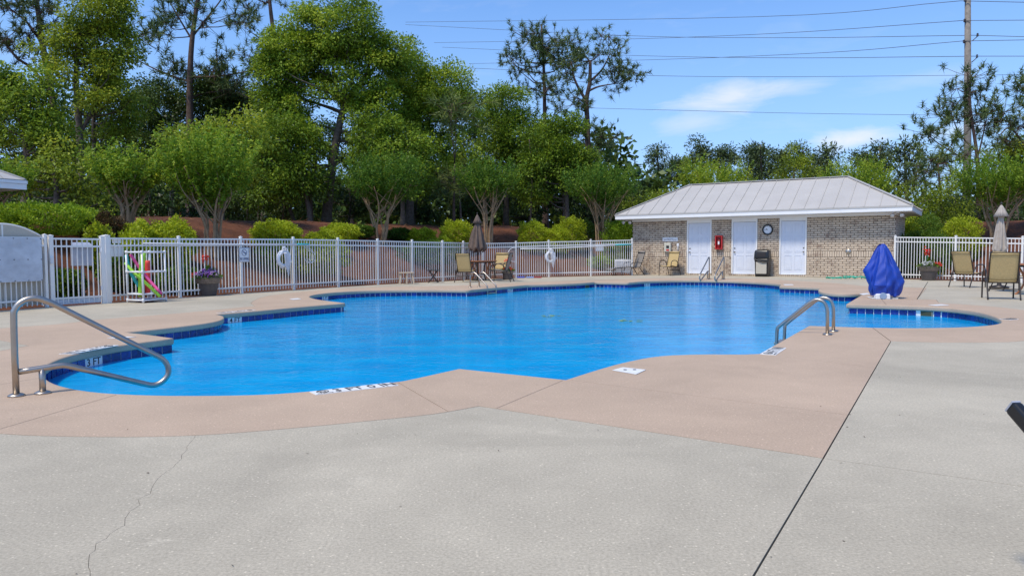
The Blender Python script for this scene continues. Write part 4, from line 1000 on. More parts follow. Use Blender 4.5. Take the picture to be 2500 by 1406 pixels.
step_rail(1731.5, 681.3, 'stainless step rail before the first door, left one of the pair'); step_rail(1767.5, 682, 'stainless step rail before the extinguisher cabinet, right one of the pair')

# ================================================================ COVERED POOL LIFT
Yc = G(2160, 729).y + .12; base = G(2158, 729); c = thing('pool_lift', 'pool lift under a royal blue vinyl cover on the coping point', 'pool lift', (base.x, Yc, 0), R(-12))
def ex(u, v): q = P(u, v, Yc); return q.x - base.x, q.z
LO = [(2150, 731), (2130, 724), (2124.5, 710), (2125, 696), (2118, 677), (2112, 661), (2117, 651), (2125, 639), (2136, 612), (2143.5, 598), (2150, 594.5)]
RO = [(2172, 731), (2187, 728), (2196, 715), (2199, 702), (2203.5, 687), (2200, 677), (2194, 664), (2186, 645), (2171, 612), (2162, 597), (2156, 594)]
def interp(L_):
    q = sorted([ex(u, v)[::-1] for u, v in L_]); return np.array([a_ for a_, _ in q]), np.array([b_ for _, b_ in q])
zl, xl = interp(LO); zr_, xr = interp(RO); secs = []
ZK = [.05, .14, .30, .45, .62, .80, 1.0, 1.12, 1.20, 1.235]
fl_z, fl_x = interp([(2128, 727), (2126, 697), (2132.5, 667), (2141, 637), (2147, 603), (2152, 596)])
for z in np.linspace(.06, 1.235, 40):
    a_ = np.interp(z, zl, xl); b_ = np.interp(z, zr_, xr); f_ = np.interp(z, fl_z, fl_x); dp = np.interp(z, [0, .3, .7, 1.1, 1.24], [.34, .40, .30, .12, .03]); sx_ = np.interp(z, [0, 1.24], [.0, -.005]); wr = .012 * math.sin(z * 17) * (1.25 - z)
    f_ = max(f_, a_ + .008); w_ = b_ - sx_
    cp = [(b_, .02), (b_ - .10 * w_, -.42 * dp + wr), (b_ - .38 * w_ - wr, -.74 * dp), (b_ - .55 * w_, -.70 * dp + .03 * math.sin(z * 9)), (b_ - .78 * w_, -.95 * dp), (sx_ + .012, -1.0 * dp), (sx_ - .006, -.985 * dp), (sx_ + (f_ - sx_) * .55, -.97 * dp), (f_, -.90 * dp), (f_ + .012, -.80 * dp),
          (f_ - .15 * (f_ - a_) + .01, -.40 * dp), (a_ + .5 * (f_ - a_), -.40 * dp), (a_ + .12 * (f_ - a_), -.26 * dp), (a_, -.04), (a_ + .02, .4 * dp), ((a_ + b_) / 2 - .3 * w_, .8 * dp), ((a_ + b_) / 2 + .3 * w_, .8 * dp), (b_ - .02, .45 * dp)]
    c3 = cat([(x + .006 * math.sin(z * 31 + k * 1.7) * (1.25 - z), y + .014 * math.sin(z * 23 + k * 2.3) * (1.25 - z), z + .014 * math.sin(k * 2.1) * (1 if z < .1 else 0)) for k, (x, y) in enumerate(cp)], 3, True); secs.append([tuple(q) for q in c3])
loft(secs).build('cover', MAT['blue'], c, True)
sm = MB(); sm.tube([(s_[16][0], s_[16][1] - .004, s_[16][2]) for s_ in secs], .005, 5); sm.tube([(q[0], q[1] - .003, q[2]) for q in secs[8][15:27]], .004, 5); sm.build('seam', MAT['blue'], c, True)
MB().box((.02, -.02, .012), (.54, .46, .02)).build('base_plate', MAT['marker'], c, bevel=.005)
hs = loft([[(x * s_ - .06, -.33 + y * .5 * s_, z) for x, y in ((.15, -.1), (.17, .1), (.15, .3), (-.15, .3), (-.17, .1), (-.15, -.1))] for z, s_ in ((.0, 1), (.09, .97), (.125, .85))]).build('housing', MAT['plastic'], c, bevel=.012)
MB().lathe([(.0, -.004), (.07, -.004), (.075, 0)], 24, (-.06, -.385, .075), 'y').build('badge', M('blue_grey_badge', (.25, .35, .50), .4), hs)

# ================================================================ FURNITURE
def sling_chair(label, loc, rz, fabric, group=None):
    c = thing('sling_chair', label, 'chair', loc, rz, group); W_ = .27
    prof_ = cat([(.27, .415), (.20, .43), (0, .40), (-.17, .385), (-.235, .43), (-.30, .62), (-.385, .90), (-.43, 1.03)], 4)
    for sx in (-1, 1):
        MB().tube([(sx * W_, p[0], p[1]) for p in prof_], .015, 8).build('side_rail', MAT['brown'], c, True)
        MB().tube(cat([(sx * (W_ + .03), .30, 0), (sx * (W_ + .03), .285, .30), (sx * (W_ + .03), .27, .52), (sx * (W_ + .03), .20, .625), (sx * (W_ + .03), .05, .655), (sx * (W_ + .03), -.12, .63), (sx * (W_ + .03), -.24, .52), (sx * (W_ + .03), -.33, .30), (sx * (W_ + .03), -.46, 0)], 5), .0165, 8).build('armrest', MAT['brown'], c, True)
    for y, z in ((.285, .37), (-.27, .37), (-.36, .23), (-.43, 1.03)): MB().tube([(-W_ - .02, y, z), (W_ + .02, y, z)], .012, 8).build('crossbar', MAT['brown'], c, True)
    def sheet(i0, i1, nm):
        rows = []
        for p in prof_[i0:i1]: rows.append([(x * W_ * 2 - W_, p[0] + .012 * (1 - (2 * x - 1) ** 2) * 0, p[1] - .018 * (1 - (2 * x - 1) ** 2)) for x in np.linspace(0, 1, 7)])
        MB().grid(rows).build(nm, fabric, c, True, solid=.006)
    sheet(0, 17, 'seat'); sheet(16, len(prof_), 'backrest')
    MB().tube([(-W_ + .02, -.405, 1.0), (W_ - .02, -.405, 1.0)], .035, 10).build('head_roll', fabric, c, True)
    return c
def at(u, D): return Vector(((u - 1250) / FPX * D, D, 0))
c0 = sling_chair('tan sling chair standing against the brick wall below the address sign', BL + BA * BW(1648, 640)[0] - BN * .75, BROT + R(180 - 14), MAT['sling'], 'tan sling patio chairs')
def chair(u, D, deg, label, fab=None):
    if fab is None: return dup(c0, at(u, D), R(deg), label, 'tan sling patio chairs')
chair(1141, 26.6, -20, 'tan sling chair with its back to the pool, left of the brown umbrella')
chair(1218, 28.9, 160, 'tan sling chair on the far side of the table, right of the brown umbrella')
chair(2366, 21.3, -62, 'tan sling chair seen from the side, furthest left of the right hand set')
chair(2444, 16.35, -24, 'tan sling chair nearest the camera with its back to the pool')
chair(2478, 18.9, -155, 'tan sling chair half hidden behind the nearest tan chair at the right edge')
g0 = sling_chair('grey sling chair half hidden at the left end of the brown umbrella table', at(1122, 28.4), R(-80), MAT['slingg'], 'grey sling chairs')
dup(g0, at(1221, 26.9), R(78), 'grey sling chair side on, right of the table under the brown umbrella', 'grey sling chairs')
# chaise by the wall
s_, _ = BW(1566, 650); c = thing('lounge_chair', 'grey sling lounge chair with long footrest at the left end of the brick wall', 'lounge chair', BL + BA * s_ - BN * .95, BROT + R(142))
W_ = .30; prof_ = cat([(1.15, .24), (1.10, .30), (.75, .34), (.35, .36), (-.10, .35), (-.20, .40), (-.33, .72), (-.45, 1.06)], 4)
for sx in (-1, 1):
    MB().tube([(sx * W_, p[0], p[1]) for p in prof_], .016, 8).build('side_rail', MAT['brown'], c, True)
    for y0_, y1_ in ((1.12, 1.16), (.72, .72), (.25, .33), (-.16, -.40)): MB().tube([(sx * W_, y0_, .33), (sx * (W_ + .02), y1_, 0)], .016, 8).build('leg', MAT['brown'], c, True)
    MB().tube(cat([(sx * (W_ + .03), .30, .35), (sx * (W_ + .03), .26, .52), (sx * (W_ + .03), .0, .57), (sx * (W_ + .03), -.26, .54)], 5), .016, 8).build('armrest', MAT['brown'], c, True)
for i0, i1, nm in ((0, 18, 'footrest_sling'), (18, len(prof_), 'backrest')): MB().grid([[(x * W_, p[0], p[1] - .015 * (1 - x * x)) for x in np.linspace(-1, 1, 7)] for p in prof_[i0 if i0 == 0 else i0 - 1:i1]]).build(nm, MAT['slingg'], c, True, solid=.006)
MB().tube([(-W_ + .02, -.42, 1.02), (W_ - .02, -.42, 1.02)], .04, 10).build('head_roll', MAT['slingg'], c, True)
# tables
def table(label, loc, rz, r_=.58):
    c = thing('patio_table', label, 'table', loc, rz, 'round patio tables'); h_ = .72
    for k in range(9):
        y0_ = -r_ + k * 2 * r_ / 9; y1_ = y0_ + 2 * r_ / 9 - .012; q = []
        xw = lambda y: math.sqrt(max(r_ * r_ - y * y, .01)); ys = np.linspace(y0_, y1_, 4)
        q = [(xw(y), y) for y in ys] + [(-xw(y), y) for y in ys[::-1]]; MB().prism(q, h_, h_ + .028).build('plank', MAT['wood'], c)
    MB().lathe([(r_ - .06, h_ - .05), (r_ - .04, h_ - .05), (r_ - .04, h_ - .002), (r_ - .06, h_ - .002)], 28).build('apron', MAT['brown'], c)
    for k in range(4):
        a_ = R(45 + 90 * k); ca, sa = math.cos(a_), math.sin(a_)
        MB().tube(cat([(ca * .40, sa * .40, h_ - .02), (ca * .30, sa * .30, .5), (ca * .26, sa * .26, .3), (ca * .36, sa * .36, .08), (ca * .44, sa * .44, 0)], 5), .024, 8).build('leg', MAT['wood'] if k % 2 else MAT['brown'], c, True)
    MB().torus((0, 0, .24), .27, .012, 24, 6, 'z').build('stretcher', MAT['brown'], c, True)
    return c
table('round plank topped patio table below the closed brown umbrella', at(1174, 27.9), R(20), .62)
table('round plank topped patio table at the right edge', at(2535, 17.6), R(10), .58)
def umbrella(label, loc, hgt, zb, rb, mat_, lean=(0, 0)):
    c = thing('patio_umbrella', label, 'umbrella', loc, 0, 'closed patio umbrellas'); zc = hgt - .34
    MB().tube([(0, 0, .02), (0, 0, hgt)], .02, 10).build('pole', MAT['brown'], c, True); MB().lathe([(.0, 0), (.24, 0), (.24, .05), (.06, .09), (.03, .25), (.0, .25)], 20).build('base', MAT['brown'], c, True)
    ph = random.uniform(0, 6)
    def wob(a_, i): return 1 + .22 * math.sin(8 * a_ + ph) * min(1, i / 6) + .09 * math.sin(3 * a_ + i * .3 + ph)
    pr = [(.028 + (rb - .028) * (t_ ** .85) * (1 if t_ < .93 else 1 - (t_ - .93) * 3), zc + .14 - t_ * (zc + .14 - zb)) for t_ in np.linspace(0, 1, 18)]
    mb = MB(); n_ = 64; v = []; f = []
    for i, (r_, z) in enumerate(pr):
        for k in range(n_):
            a_ = 2 * math.pi * k / n_; q = r_ * wob(a_, i); dz = (.07 * math.sin(8 * a_ + ph) if i >= len(pr) - 2 else 0); v.append((q * math.cos(a_) + lean[0] * (zc - z), q * math.sin(a_), z + dz))
    f = [(i * n_ + k, i * n_ + (k + 1) % n_, (i + 1) * n_ + (k + 1) % n_, (i + 1) * n_ + k) for i in range(len(pr) - 1) for k in range(n_)]
    mb.add(v, f); mb.build('canopy', mat_, c, True, solid=.006)
    MB().lathe([(.02, hgt - .03), (.06, hgt - .10), (.11, hgt - .22), (.165, hgt - .345)], 48, wob=lambda a_, i: 1 + .16 * math.sin(8 * a_ + ph + 1) * (i / 3)).build('vent_cap', mat_, c, True, solid=.005)
    MB().lathe([(.0, hgt + .06), (.022, hgt + .045), (.028, hgt + .025), (.015, hgt), (.0, hgt - .01)], 12).build('finial', MAT['brown'], c, True)
    return c
umbrella('closed brown canvas umbrella standing over the far patio table', at(1166.5, 27.9), 2.50, 1.12, .33, MAT['umbb'])
umbrella('closed pale stone canvas umbrella behind the tan chairs at right', at(2441, 20.6), 2.34, .98, .17, MAT['umbt'], (-.03, 0))
# little side tables
c = thing('side_table', 'small tan plastic side table against the far fence', 'side table', at(992, G(992, 693.5).y + .15), R(12)); MB().box((0, 0, .385), (.52, .42, .03)).build('top', M('tan_plastic', (.50, .40, .29), .5), c, bevel=.012)
for sx in (-1, 1):
    for sy in (-1, 1): MB().bar((sx * .19, sy * .15, .37), (sx * .24, sy * .19, 0), .05, .022).build('leg', bpy.data.materials['tan_plastic'], c)
MB().box((0, 0, .19), (.05, .34, .36)).build('centre_brace', bpy.data.materials['tan_plastic'], c)
c = thing('side_table', 'small dark folding side table against the far fence', 'side table', at(1058, G(1058, 690.5).y + .12), R(0))
for k in range(6): MB().box((-.175 + k * .07, 0, .44), (.055, .42, .022)).build('slat', MAT['brown'], c)
for sy in (-1, 1):
    MB().bar((-.17, sy * .17, 0), (.15, sy * .17, .43), .025).build('leg', MAT['brown'], c); MB().bar((.17, sy * .15, 0), (-.15, sy * .15, .43), .025).build('leg', MAT['brown'], c)
# black arm of a chair just outside the frame
tip = P(2474, 993, 2.42); far_ = P(2620, 1160, 2.2); c = thing('folding_chair', 'black chair arm poking in at the right edge', 'chair', (far_.x + .05, far_.y, 0), 0)
o_ = Vector((far_.x + .05, far_.y, 0)); MB().bar(tip - o_, far_ - o_, .036, .05).build('armrest', MAT['black'], c, bevel=.008)
MB().bar(tip - o_ + Vector((.0, .0, .0)), tip - o_ + (tip - far_).normalized() * .006, .032, .045).build('arm_cap', MAT['galv'], c)
MB().box((.85, .1, .42), (.5, .5, .04)).build('seat', MAT['black'], c, bevel=.01); MB().box((1.12, .1, .75), (.04, .5, .55)).build('backrest', MAT['black'], c, bevel=.01)
for x, y in ((.62, -.12), (1.08, -.12), (.62, .32), (1.08, .32)): MB().box((x, y, .21), (.03, .03, .42)).build('leg', MAT['black'], c)
MB().bar(far_ - o_, (.62, -.12, .40), .03).build('arm_post', MAT['black'], c)

# ================================================================ NOODLE RACK
fc = G(350, 740); a_ = Vector((-.9, .43, 0)).normalized(); b_ = Vector((.43, .9, 0)).normalized(); rw_, rd_, rh_ = .52, .60, 1.16
c = thing('noodle_rack', 'open white pipe rack standing at the fence, holding pool noodles', 'rack', fc)
cs = [Vector((0, 0, 0)), a_ * rw_, a_ * rw_ + b_ * rd_, b_ * rd_]
def pp(p, z): return Vector((p.x, p.y, z))
for p in cs: MB().tube([pp(p, 0), pp(p, rh_)], .022, 10).build('upright', MAT['plastic'], c, True)
for z in (.06, .20, .70, rh_ - .012):
    for i in range(4):
        if z == .20 and i == 2: continue
        MB().tube([pp(cs[i], z), pp(cs[(i + 1) % 4], z)], .020, 10).build('pipe', MAT['plastic'], c, True)
ft = MB()
for p in cs:
    for z in (.06, .70, rh_ - .012): ft.lathe([(.028, z - .04), (.028, z + .035), (.02, z + .036)], 10, (p.x, p.y, 0))
ft.build('fitting', MAT['plastic'], c, True)
MB().prism([(p.x, p.y) for p in cs], .035, .05).build('tray', M('maroon_tray', (.20, .02, .03), .6), c)
def noodle(lb, px, Y, mat_, r_=.036):
    ps = [P(u, v, y_) for (u, v), y_ in zip(px, Y)]
    for p in ps: p.z = max(p.z, .09)
    c = thing('pool_noodle', lb, 'pool noodle', ps[-1]); pts = cat([p - ps[-1] for p in ps], 6); MB().tube(pts, r_, 12).build('foam_tube', mat_, c, True)
    MB().torus((0, 0, 0), r_ * .6, .004, 10, 5, 'z').build('end_hole', mat_, c)
Y0 = 16.95
noodle('pink pool noodle slanting down to the right in the rack', [(319, 621), (346, 662), (394, 717)], [Y0, Y0 + .05, Y0 - .05], MAT['pinkf'], .034)
noodle('coral red pool noodle standing upright in the rack', [(360, 636), (361, 678), (360, 719)], [Y0 + .2, Y0 + .2, Y0 + .15], MAT['redf'], .058)
noodle('thick lime green pool noodle standing upright behind the front post', [(350, 618), (345, 668), (344, 725)], [Y0 - .05, Y0, Y0], MAT['lime'], .060)
noodle('lime green pool noodle bowing out of the left side of the rack', [(306, 642), (328, 667), (360, 695), (391, 724)], [Y0 - .1, Y0 - .15, Y0 - .18, Y0 - .1], MAT['lime'], .034)
noodle('teal pool noodle drooping at the left side of the rack', [(308, 623), (315, 655), (326, 678), (340, 700)], [Y0, Y0, Y0 + .05, Y0 + .1], MAT['teal'], .040)

# ================================================================ PLANTERS
def planter(lb, loc, rz, sc, flowers, group='flower planters'):
    c = thing('flower_planter', lb, 'planter', loc, rz, group); c.scale = (sc,) * 3
    MB().lathe([(.0, 0), (.205, 0), (.215, .03), (.285, .37), (.29, .385)], 28).build('pot', MAT['pot'], c, True)
    rm = MB().lathe([(.290, .34), (.305, .345), (.325, .48), (.335, .49)], 28).build('relief_band', MAT['potrim'], c, True)
    MB().lathe([(.335, .475), (.350, .48), (.350, .51), (.30, .51), (.29, .47), (.0, .47)], 28).build('rim', MAT['pot'], c, True)
    n_ = 420; a_ = rng.uniform(0, 6.28, n_); r_ = np.sqrt(rng.uniform(0, 1, n_)) * .36; z_ = .46 + .16 * (1 - (r_ / .36) ** 2) * rng.uniform(.2, 1, n_) + .03
    pos = np.stack([r_ * np.cos(a_), r_ * np.sin(a_), z_], 1); leaf_obj('foliage', pos, pos * np.array([1, 1, .3]) + np.array([0, 0, .3]), .09, .04, rng.uniform(.1, .8, n_), MAT['shrub'], c, .0, int(rng.integers(1e6)))
    for nm, mat_, n_, x0_, x1_, zz in flowers:
        a_ = rng.uniform(0, 6.28, n_); r_ = np.sqrt(rng.uniform(0, 1, n_)) * .36; x_ = r_ * np.cos(a_) * (x1_ - x0_) / .72 + (x0_ + x1_) / 2; y_ = r_ * np.sin(a_); z_ = .52 + zz * (1 - (r_ / .37) ** 2) + rng.uniform(-.03, .05, n_)
        P0 = np.repeat(np.stack([x_, y_, z_], 1), 5, 0); an = np.tile(np.arange(5) * 2 * np.pi / 5, n_); dv = np.stack([np.cos(an), np.sin(an) - .5, np.full(len(an), .35)], 1)
        leaf_obj(nm, P0, dv, .038, .034, np.repeat(rng.uniform(0, 1, n_), 5), mat_, c, 0, int(rng.integers(1e6)), None, .15)
    # canna with a red head
    x_ = -.05; MB().tube(cat([(x_, .04, .48), (x_ - .01, .04, .75), (x_, .03, 1.02)], 4), .008, 6).build('flower_stem', MAT['hose'], c, True)
    n_ = 9; an = rng.uniform(0, 6.28, n_); pos = np.stack([np.full(n_, x_), np.full(n_, .04), rng.uniform(.5, .7, n_)], 1); leaf_obj('broad_leaf', pos, np.stack([np.cos(an), np.sin(an), np.full(n_, 1.0)], 1), .30, .10, rng.uniform(.5, 1, n_), MAT['shrub'], c, .1, 3, None, .2)
    n_ = 46; pos = np.array([x_, .03, 1.02]) + rng.normal(size=(n_, 3)) * np.array([.045, .045, .055]); leaf_obj('flower_head', pos, rng.normal(size=(n_, 3)), .085, .06, rng.uniform(0, 1, n_), MAT['petr'], c, -.2, 4, None, .6)
    return c
planter('charcoal planter of purple flowers and a tall red bloom beside the noodle rack', G(508, 722), R(10), .96, [('purple_flower', MAT['petp'], 170, -.34, .32, .17), ('red_flower', MAT['petr'], 14, -.40, -.26, .08)])
planter('charcoal planter of white and red flowers against the right fence', G(2267, 684.5), R(-20), .98, [('white_flower', MAT['petw'], 90, -.26, .16, .12), ('red_flower', MAT['petr'], 46, .12, .40, .10)])
planter('brown planter of red flowers half hidden behind the grey side on chair', at(1240, 28.3), 0, .72, [('red_flower', MAT['petr'], 80, -.3, .3, .14)])

# ================================================================ DECK MARKERS, LIDS, HOSE, TOYS
def dmarker(quad, tx, lb, flip=False, icon=True):
    q = [G(u, v, .0025) for u, v in quad]; c_ = sum(q, Vector()) / 4; ex = ((q[1] - q[0]) + (q[2] - q[3])) / 2; ey = ((q[0] - q[3]) + (q[1] - q[2])) / 2; L_, H_ = ex.length, ey.length
    ex.normalize(); ey = (ey - ex * ey.dot(ex)).normalized(); H_ = min(H_, .16)
    if flip: ex, ey = -ex, -ey
    c = thing('depth_marker', lb, 'marker', c_, math.atan2(ex.y, ex.x), 'depth markers set in the coping')
    MB().box((0, 0, 0), (L_, H_, .005)).build('plate', MAT['marker'], c)
    if tx: text(tx, L_ * (.74 if icon else .8), H_ * .82, MAT['ink'], c, (L_ * (.12 if icon else 0), 0, .0035), (1, 0, 0), (0, 1, 0), th=.0008)
    if icon:
        ic = MB().torus((-L_ * .38, H_ * .08, .003), H_ * .30, .004, 20, 4, 'z'); ic.bar((-L_ * .38 - H_ * .2, H_ * .28, .0035), (-L_ * .38 + H_ * .2, -H_ * .12, .0035), .008, .002); ic.bar((-L_ * .38 - H_ * .15, H_ * .02, .0035), (-L_ * .38 + H_ * .16, H_ * .1, .0035), .008, .002); ic.build('emblem', MAT['ink'], c)
        text('NO DIVING', H_ * .8, H_ * .11, MAT['ink'], c, (-L_ * .38, -H_ * .38, .0035), (1, 0, 0), (0, 1, 0), th=.0006)
dmarker([(757, 955.7), (960, 933), (967, 941), (770, 964)], '3 FT 0 IN', 'white 3 FT 0 IN marker set in the near coping')
dmarker([(1885, 848), (1919, 849), (1892, 869.7), (1859, 861)][::-1][0:0] or [(1859, 862), (1886, 848), (1918, 849), (1891, 869)], '4 FT 0 IN', 'white 4 FT 0 IN marker at the near deck corner below the ladder')
dmarker([(150, 862), (270, 841), (282, 844.5), (168, 866.5)], '3 FT 0 IN', 'white 3 FT 0 IN marker across the left bay, behind the handrail', True)
dmarker([(530, 763), (615, 755.5), (622, 757.5), (540, 765.3)], '4 FT 0 IN', 'white 4 FT 0 IN marker on the left coping above the 4 FT tile', True)
dmarker([(2444, 775), (2466, 773.5), (2484, 783), (2462, 785)], '3 FT 0 IN', 'white 3 FT marker at the right end of the right bay', True)
def lid(quad, lb, holes=False):
    q = [G(u, v, .003) for u, v in quad]; c_ = sum(q, Vector()) / 4; c = thing('skimmer_lid', lb, 'lid', c_, 0, 'skimmer lids in the deck')
    mb = MB().slab3([p - c_ for p in q], (0, 0, .004)); mb.build('cover', MAT['marker'], c)
    if holes:
        for t_ in (.38, .66):
            p = q[0].lerp(q[2], t_) - c_; MB().lathe([(.0, .0075), (.017, .0075), (.017, .004)], 12, p).build('finger_hole', MAT['ink'], c)
lid([(1495, 904), (1520, 897), (1577, 903), (1553, 914)], 'white skimmer lid with two finger holes in the near tan coping', True)
lid([(262, 825), (300, 822), (333, 822.5), (290, 827)], 'white skimmer lid on the left point of the coping')
lid([(706, 730), (727, 728), (736, 730), (716, 732)], 'white skimmer lid on the coping point above the 4 FT tile')
lid([(2266, 744.6), (2300, 743), (2318, 745), (2285, 746.6)], 'white skimmer lid on the coping right of the blue cover')
lid([(2098, 717.5), (2117, 715.6), (2126, 717.5), (2108, 720)], 'white skimmer lid left of the blue cover')
lid([(1912, 694.3), (1934, 694.2), (1938, 696), (1916, 696.2)], 'white skimmer lid at the far ledge left of the blue cover')
q0 = G(2085, 681); c = thing('garden_hose', 'green garden hose lying in loose loops at the foot of the brick wall', 'hose', q0); hp = []
for k in range(70): t_ = k / 69; a_ = t_ * 6 * math.pi; hp.append((-.85 + 1.7 * t_ + .42 * math.cos(a_) * (1 - .3 * t_), .20 * math.sin(a_) - .30 * t_ + .10, .022 + .09 * abs(math.sin(k * .9)) * math.sin(math.pi * t_)))
MB().tube(hp, .021, 6).build('tube', MAT['hose'], c, True); MB().tube([hp[-1], (1.4, -.42, .02)], .018, 6).build('nozzle', MAT['wood'], c)
for u, col, lb in ((1271, lin((40, 70, 190)), 'blue kickboard lying at the foot of the far fence'), (1294, lin((120, 150, 215)), 'pale blue kickboard lying at the foot of the far fence'), (1312, lin((150, 35, 45)), 'dark red kickboard lying at the foot of the far fence')):
    q = G(u, 678.0); c = thing('kickboard', lb, 'kickboard', (q.x, q.y - .15, 0), R(8), 'kickboards by the far fence'); MB().prism([(-.15, -.13), (.15, -.13), (.17, .05), (.10, .15), (-.10, .15), (-.17, .05)], 0, .045).build('board', M(lb[:10].strip() + '_foam', col, .6), c, bevel=.01)
for u, v, lb in ((1343, 772, 'green leaf sprig floating in the middle of the pool'), (1531, 783, 'green leaf sprig floating right of the middle of the pool')):
    q = G(u, v, WZ + .006); n_ = 12; pos = np.array([q.x, q.y, q.z]) + rng.normal(size=(n_, 3)) * np.array([.10, .10, .002]); tag(leaf_obj('floating_sprig', pos, rng.normal(size=(n_, 3)) * np.array([1, 1, 0]), .12, .035, rng.uniform(.2, 1, n_), MAT['oak'], None, 0, 9, None, .05, 3), lb, 'leaves', 'sprigs floating in the pool')
dn = 60; q = np.stack([rng.uniform(-4, 7, dn), rng.uniform(2.4, 7, dn)], 1); k_ = inside(deck_poly, q) & ~inside(off(O1, .1), q); q = q[k_]
leaf_obj('leaf_litter', np.c_[q, np.full(len(q), .004)], rng.normal(size=(len(q), 3)) * np.array([1, 1, .05]), .016, .007, rng.uniform(0, .4, len(q)), MAT['redl'], None, 0, 8, 'stuff', .05, 4)

# ================================================================ ROOF CORNER AT LEFT, POLE AND CABLES
ec = P(63, 462, 17.5); c = thing('pavilion', 'corner of a grey metal roofed pavilion with white fascia at the left edge', 'pavilion', (ec.x, ec.y, 0), R(62)); z0 = ec.z
w2, d2, r2 = 6.0, 5.0, 1.35
def pv_panels():
    h_ = d2 / 2; B_ = [(0, 0), (0, d2), (-w2, d2), (-w2, 0)]
    sl = MB(); sl.add([(0, 0, z0 + .21), (0, d2, z0 + .21), (-w2, d2, z0 + .21), (-w2, 0, z0 + .21), (-h_, h_, z0 + .21 + r2), (-w2 + h_, h_, z0 + .21 + r2)], [(0, 1, 4), (1, 2, 5, 4), (2, 3, 5), (3, 0, 4, 5), (0, 3, 2, 1)]); ro = sl.build('roof', MAT['seam'], c)
    for k in range(12):
        a_, b_ = k * w2 / 12 + .012, (k + 1) * w2 / 12 - .012; lim = lambda s_: min(h_, s_, w2 - s_); up = Vector((0, 1, r2 / h_))
        W3 = [Vector((-s_, 0, z0 + .215)) + up * q for s_, q in ((a_, -.03), (b_, -.03), (b_, lim(b_)), (a_, lim(a_)))]; MB().slab3(W3, (0, -.006, .012)).build('roof_panel', MAT['roof'], ro)
    for k in range(10):
        a_, b_ = k * d2 / 10 + .012, (k + 1) * d2 / 10 - .012; lim = lambda s_: min(s_, d2 - s_); up = Vector((-1, 0, r2 / h_))
        W3 = [Vector((0, s_, z0 + .215)) + up * q for s_, q in ((a_, -.03), (b_, -.03), (b_, lim(b_)), (a_, lim(a_)))]; MB().slab3(W3, (.006, 0, .012)).build('roof_panel', MAT['roof'], ro)
    cp = MB(); cp.bar((0, 0, z0 + .23), (-h_, h_, z0 + .25 + r2), .12, .03); cp.bar((0, d2, z0 + .23), (-h_, h_, z0 + .25 + r2), .12, .03); cp.build('ridge_cap', MAT['roof'], ro)
pv_panels()
for cc, dd in (((-w2 / 2, -.002, z0 + .05), (w2 + .03, .03, .13)), ((.0, d2 / 2, z0 + .05), (.03, d2 - .05, .13)), ((-w2 / 2, -.012, z0 + .155), (w2 + .06, .05, .075)), ((.01, d2 / 2, z0 + .155), (.05, d2 - .06, .075))): MB().box(cc, dd).build('fascia', MAT['whitew'], c, bevel=.003)
MB().box((-w2 / 2, d2 / 2, z0 + .01), (w2 - .05, d2 - .05, .015)).build('soffit', MAT['soffit'], c)
for x, y in ((-1.6, .5), (-1.6, d2 - .5), (-w2 + .5, .5), (-w2 + .5, d2 - .5)): MB().box((x, y, z0 / 2), (.16, .16, z0)).build('column', MAT['whitew'], c, bevel=.01)
DP = 47.0; pb = P(2361, 400, DP); gz = zg(pb.x, pb.y); pt_ = P(2363, -90, DP)
c = thing('utility_pole', 'tall weathered wooden utility pole with side insulators behind the right pine', 'utility pole', (pb.x, pb.y, gz))
MB().tube([(0, 0, -.3), (0, 0, 5), ((pt_.x - pb.x), 0, pt_.z - gz)], [.24, .215, .155], 14).build('shaft', MAT['pole'], c, True)
INS = [(-1, 2), (-1, 52), (1, 87), (-1, 103), (1, 139)]
wire_at = []
for sx, v in INS:
    q = P(2361.8, v + 3, DP); tipp = Vector((sx * .42, -.05, q.z - gz)); a_ = MB().tube([(sx * .12, 0, q.z - gz - (.28 if sx > 0 else .02)), tipp], .03, 6).build('bracket', MAT['wire'], c, True)
    MB().lathe([(.03, -.02), (.085, .02), (.03, .05), (.085, .09), (.03, .12), (.07, .16), (.02, .2)], 10, tipp).build('insulator', M('brown_porcelain', (.05, .035, .03), .3) if 'brown_porcelain' not in bpy.data.materials else bpy.data.materials['brown_porcelain'], c, True)
WIRES = [([(2345, 3), (1840, 42), (990, 55)], (DP, 62, 95), 'uppermost'), ([(2350, 51), (1900, 82), (1500, 97), (1060, 105)], (DP, 60, 75, 95), 'second highest steep'), ([(2376, 87), (1900, 93), (1510, 87), (990, 61)], (DP, 62, 75, 95), 'gently sagging'),
         ([(2350, 101), (2000, 130), (1545, 148), (1150, 156)], (DP, 58, 75, 92), 'third steep'), ([(2380, 138), (1900, 142), (1510, 135), (1080, 116)], (DP, 60, 76, 95), 'middle'), ([(2500, 183), (1900, 188), (1545, 184), (1150, 167)], (70, 72, 74, 78), 'lower'), ([(2300, 282), (1900, 276), (1430, 264)], (72, 74, 77), 'lowest'),
         ([(2376, 87), (2520, 91)], (DP, 45), 'short right hand upper'), ([(2380, 138), (2520, 138)], (DP, 45), 'short right hand lower'), ([(2348, 51), (2520, 50)], (DP, 45), 'short right hand second'), ([(2345, 3), (2520, 7)], (DP, 45), 'short right hand top'), ([(2350, 101), (2520, 98)], (DP, 45), 'short right hand middle')]
for pxs, Ys, lb in WIRES:
    ps = [P(u, v, y_) for (u, v), y_ in zip(pxs, Ys)]; c = thing('power_cable', lb + ' power cable crossing the sky by the wooden pole', 'cable', ps[0], 0, 'power cables')
    MB().tube(cat([p - ps[0] for p in ps], 6), .019, 5).build('conductor', MAT['wire'], c, True)
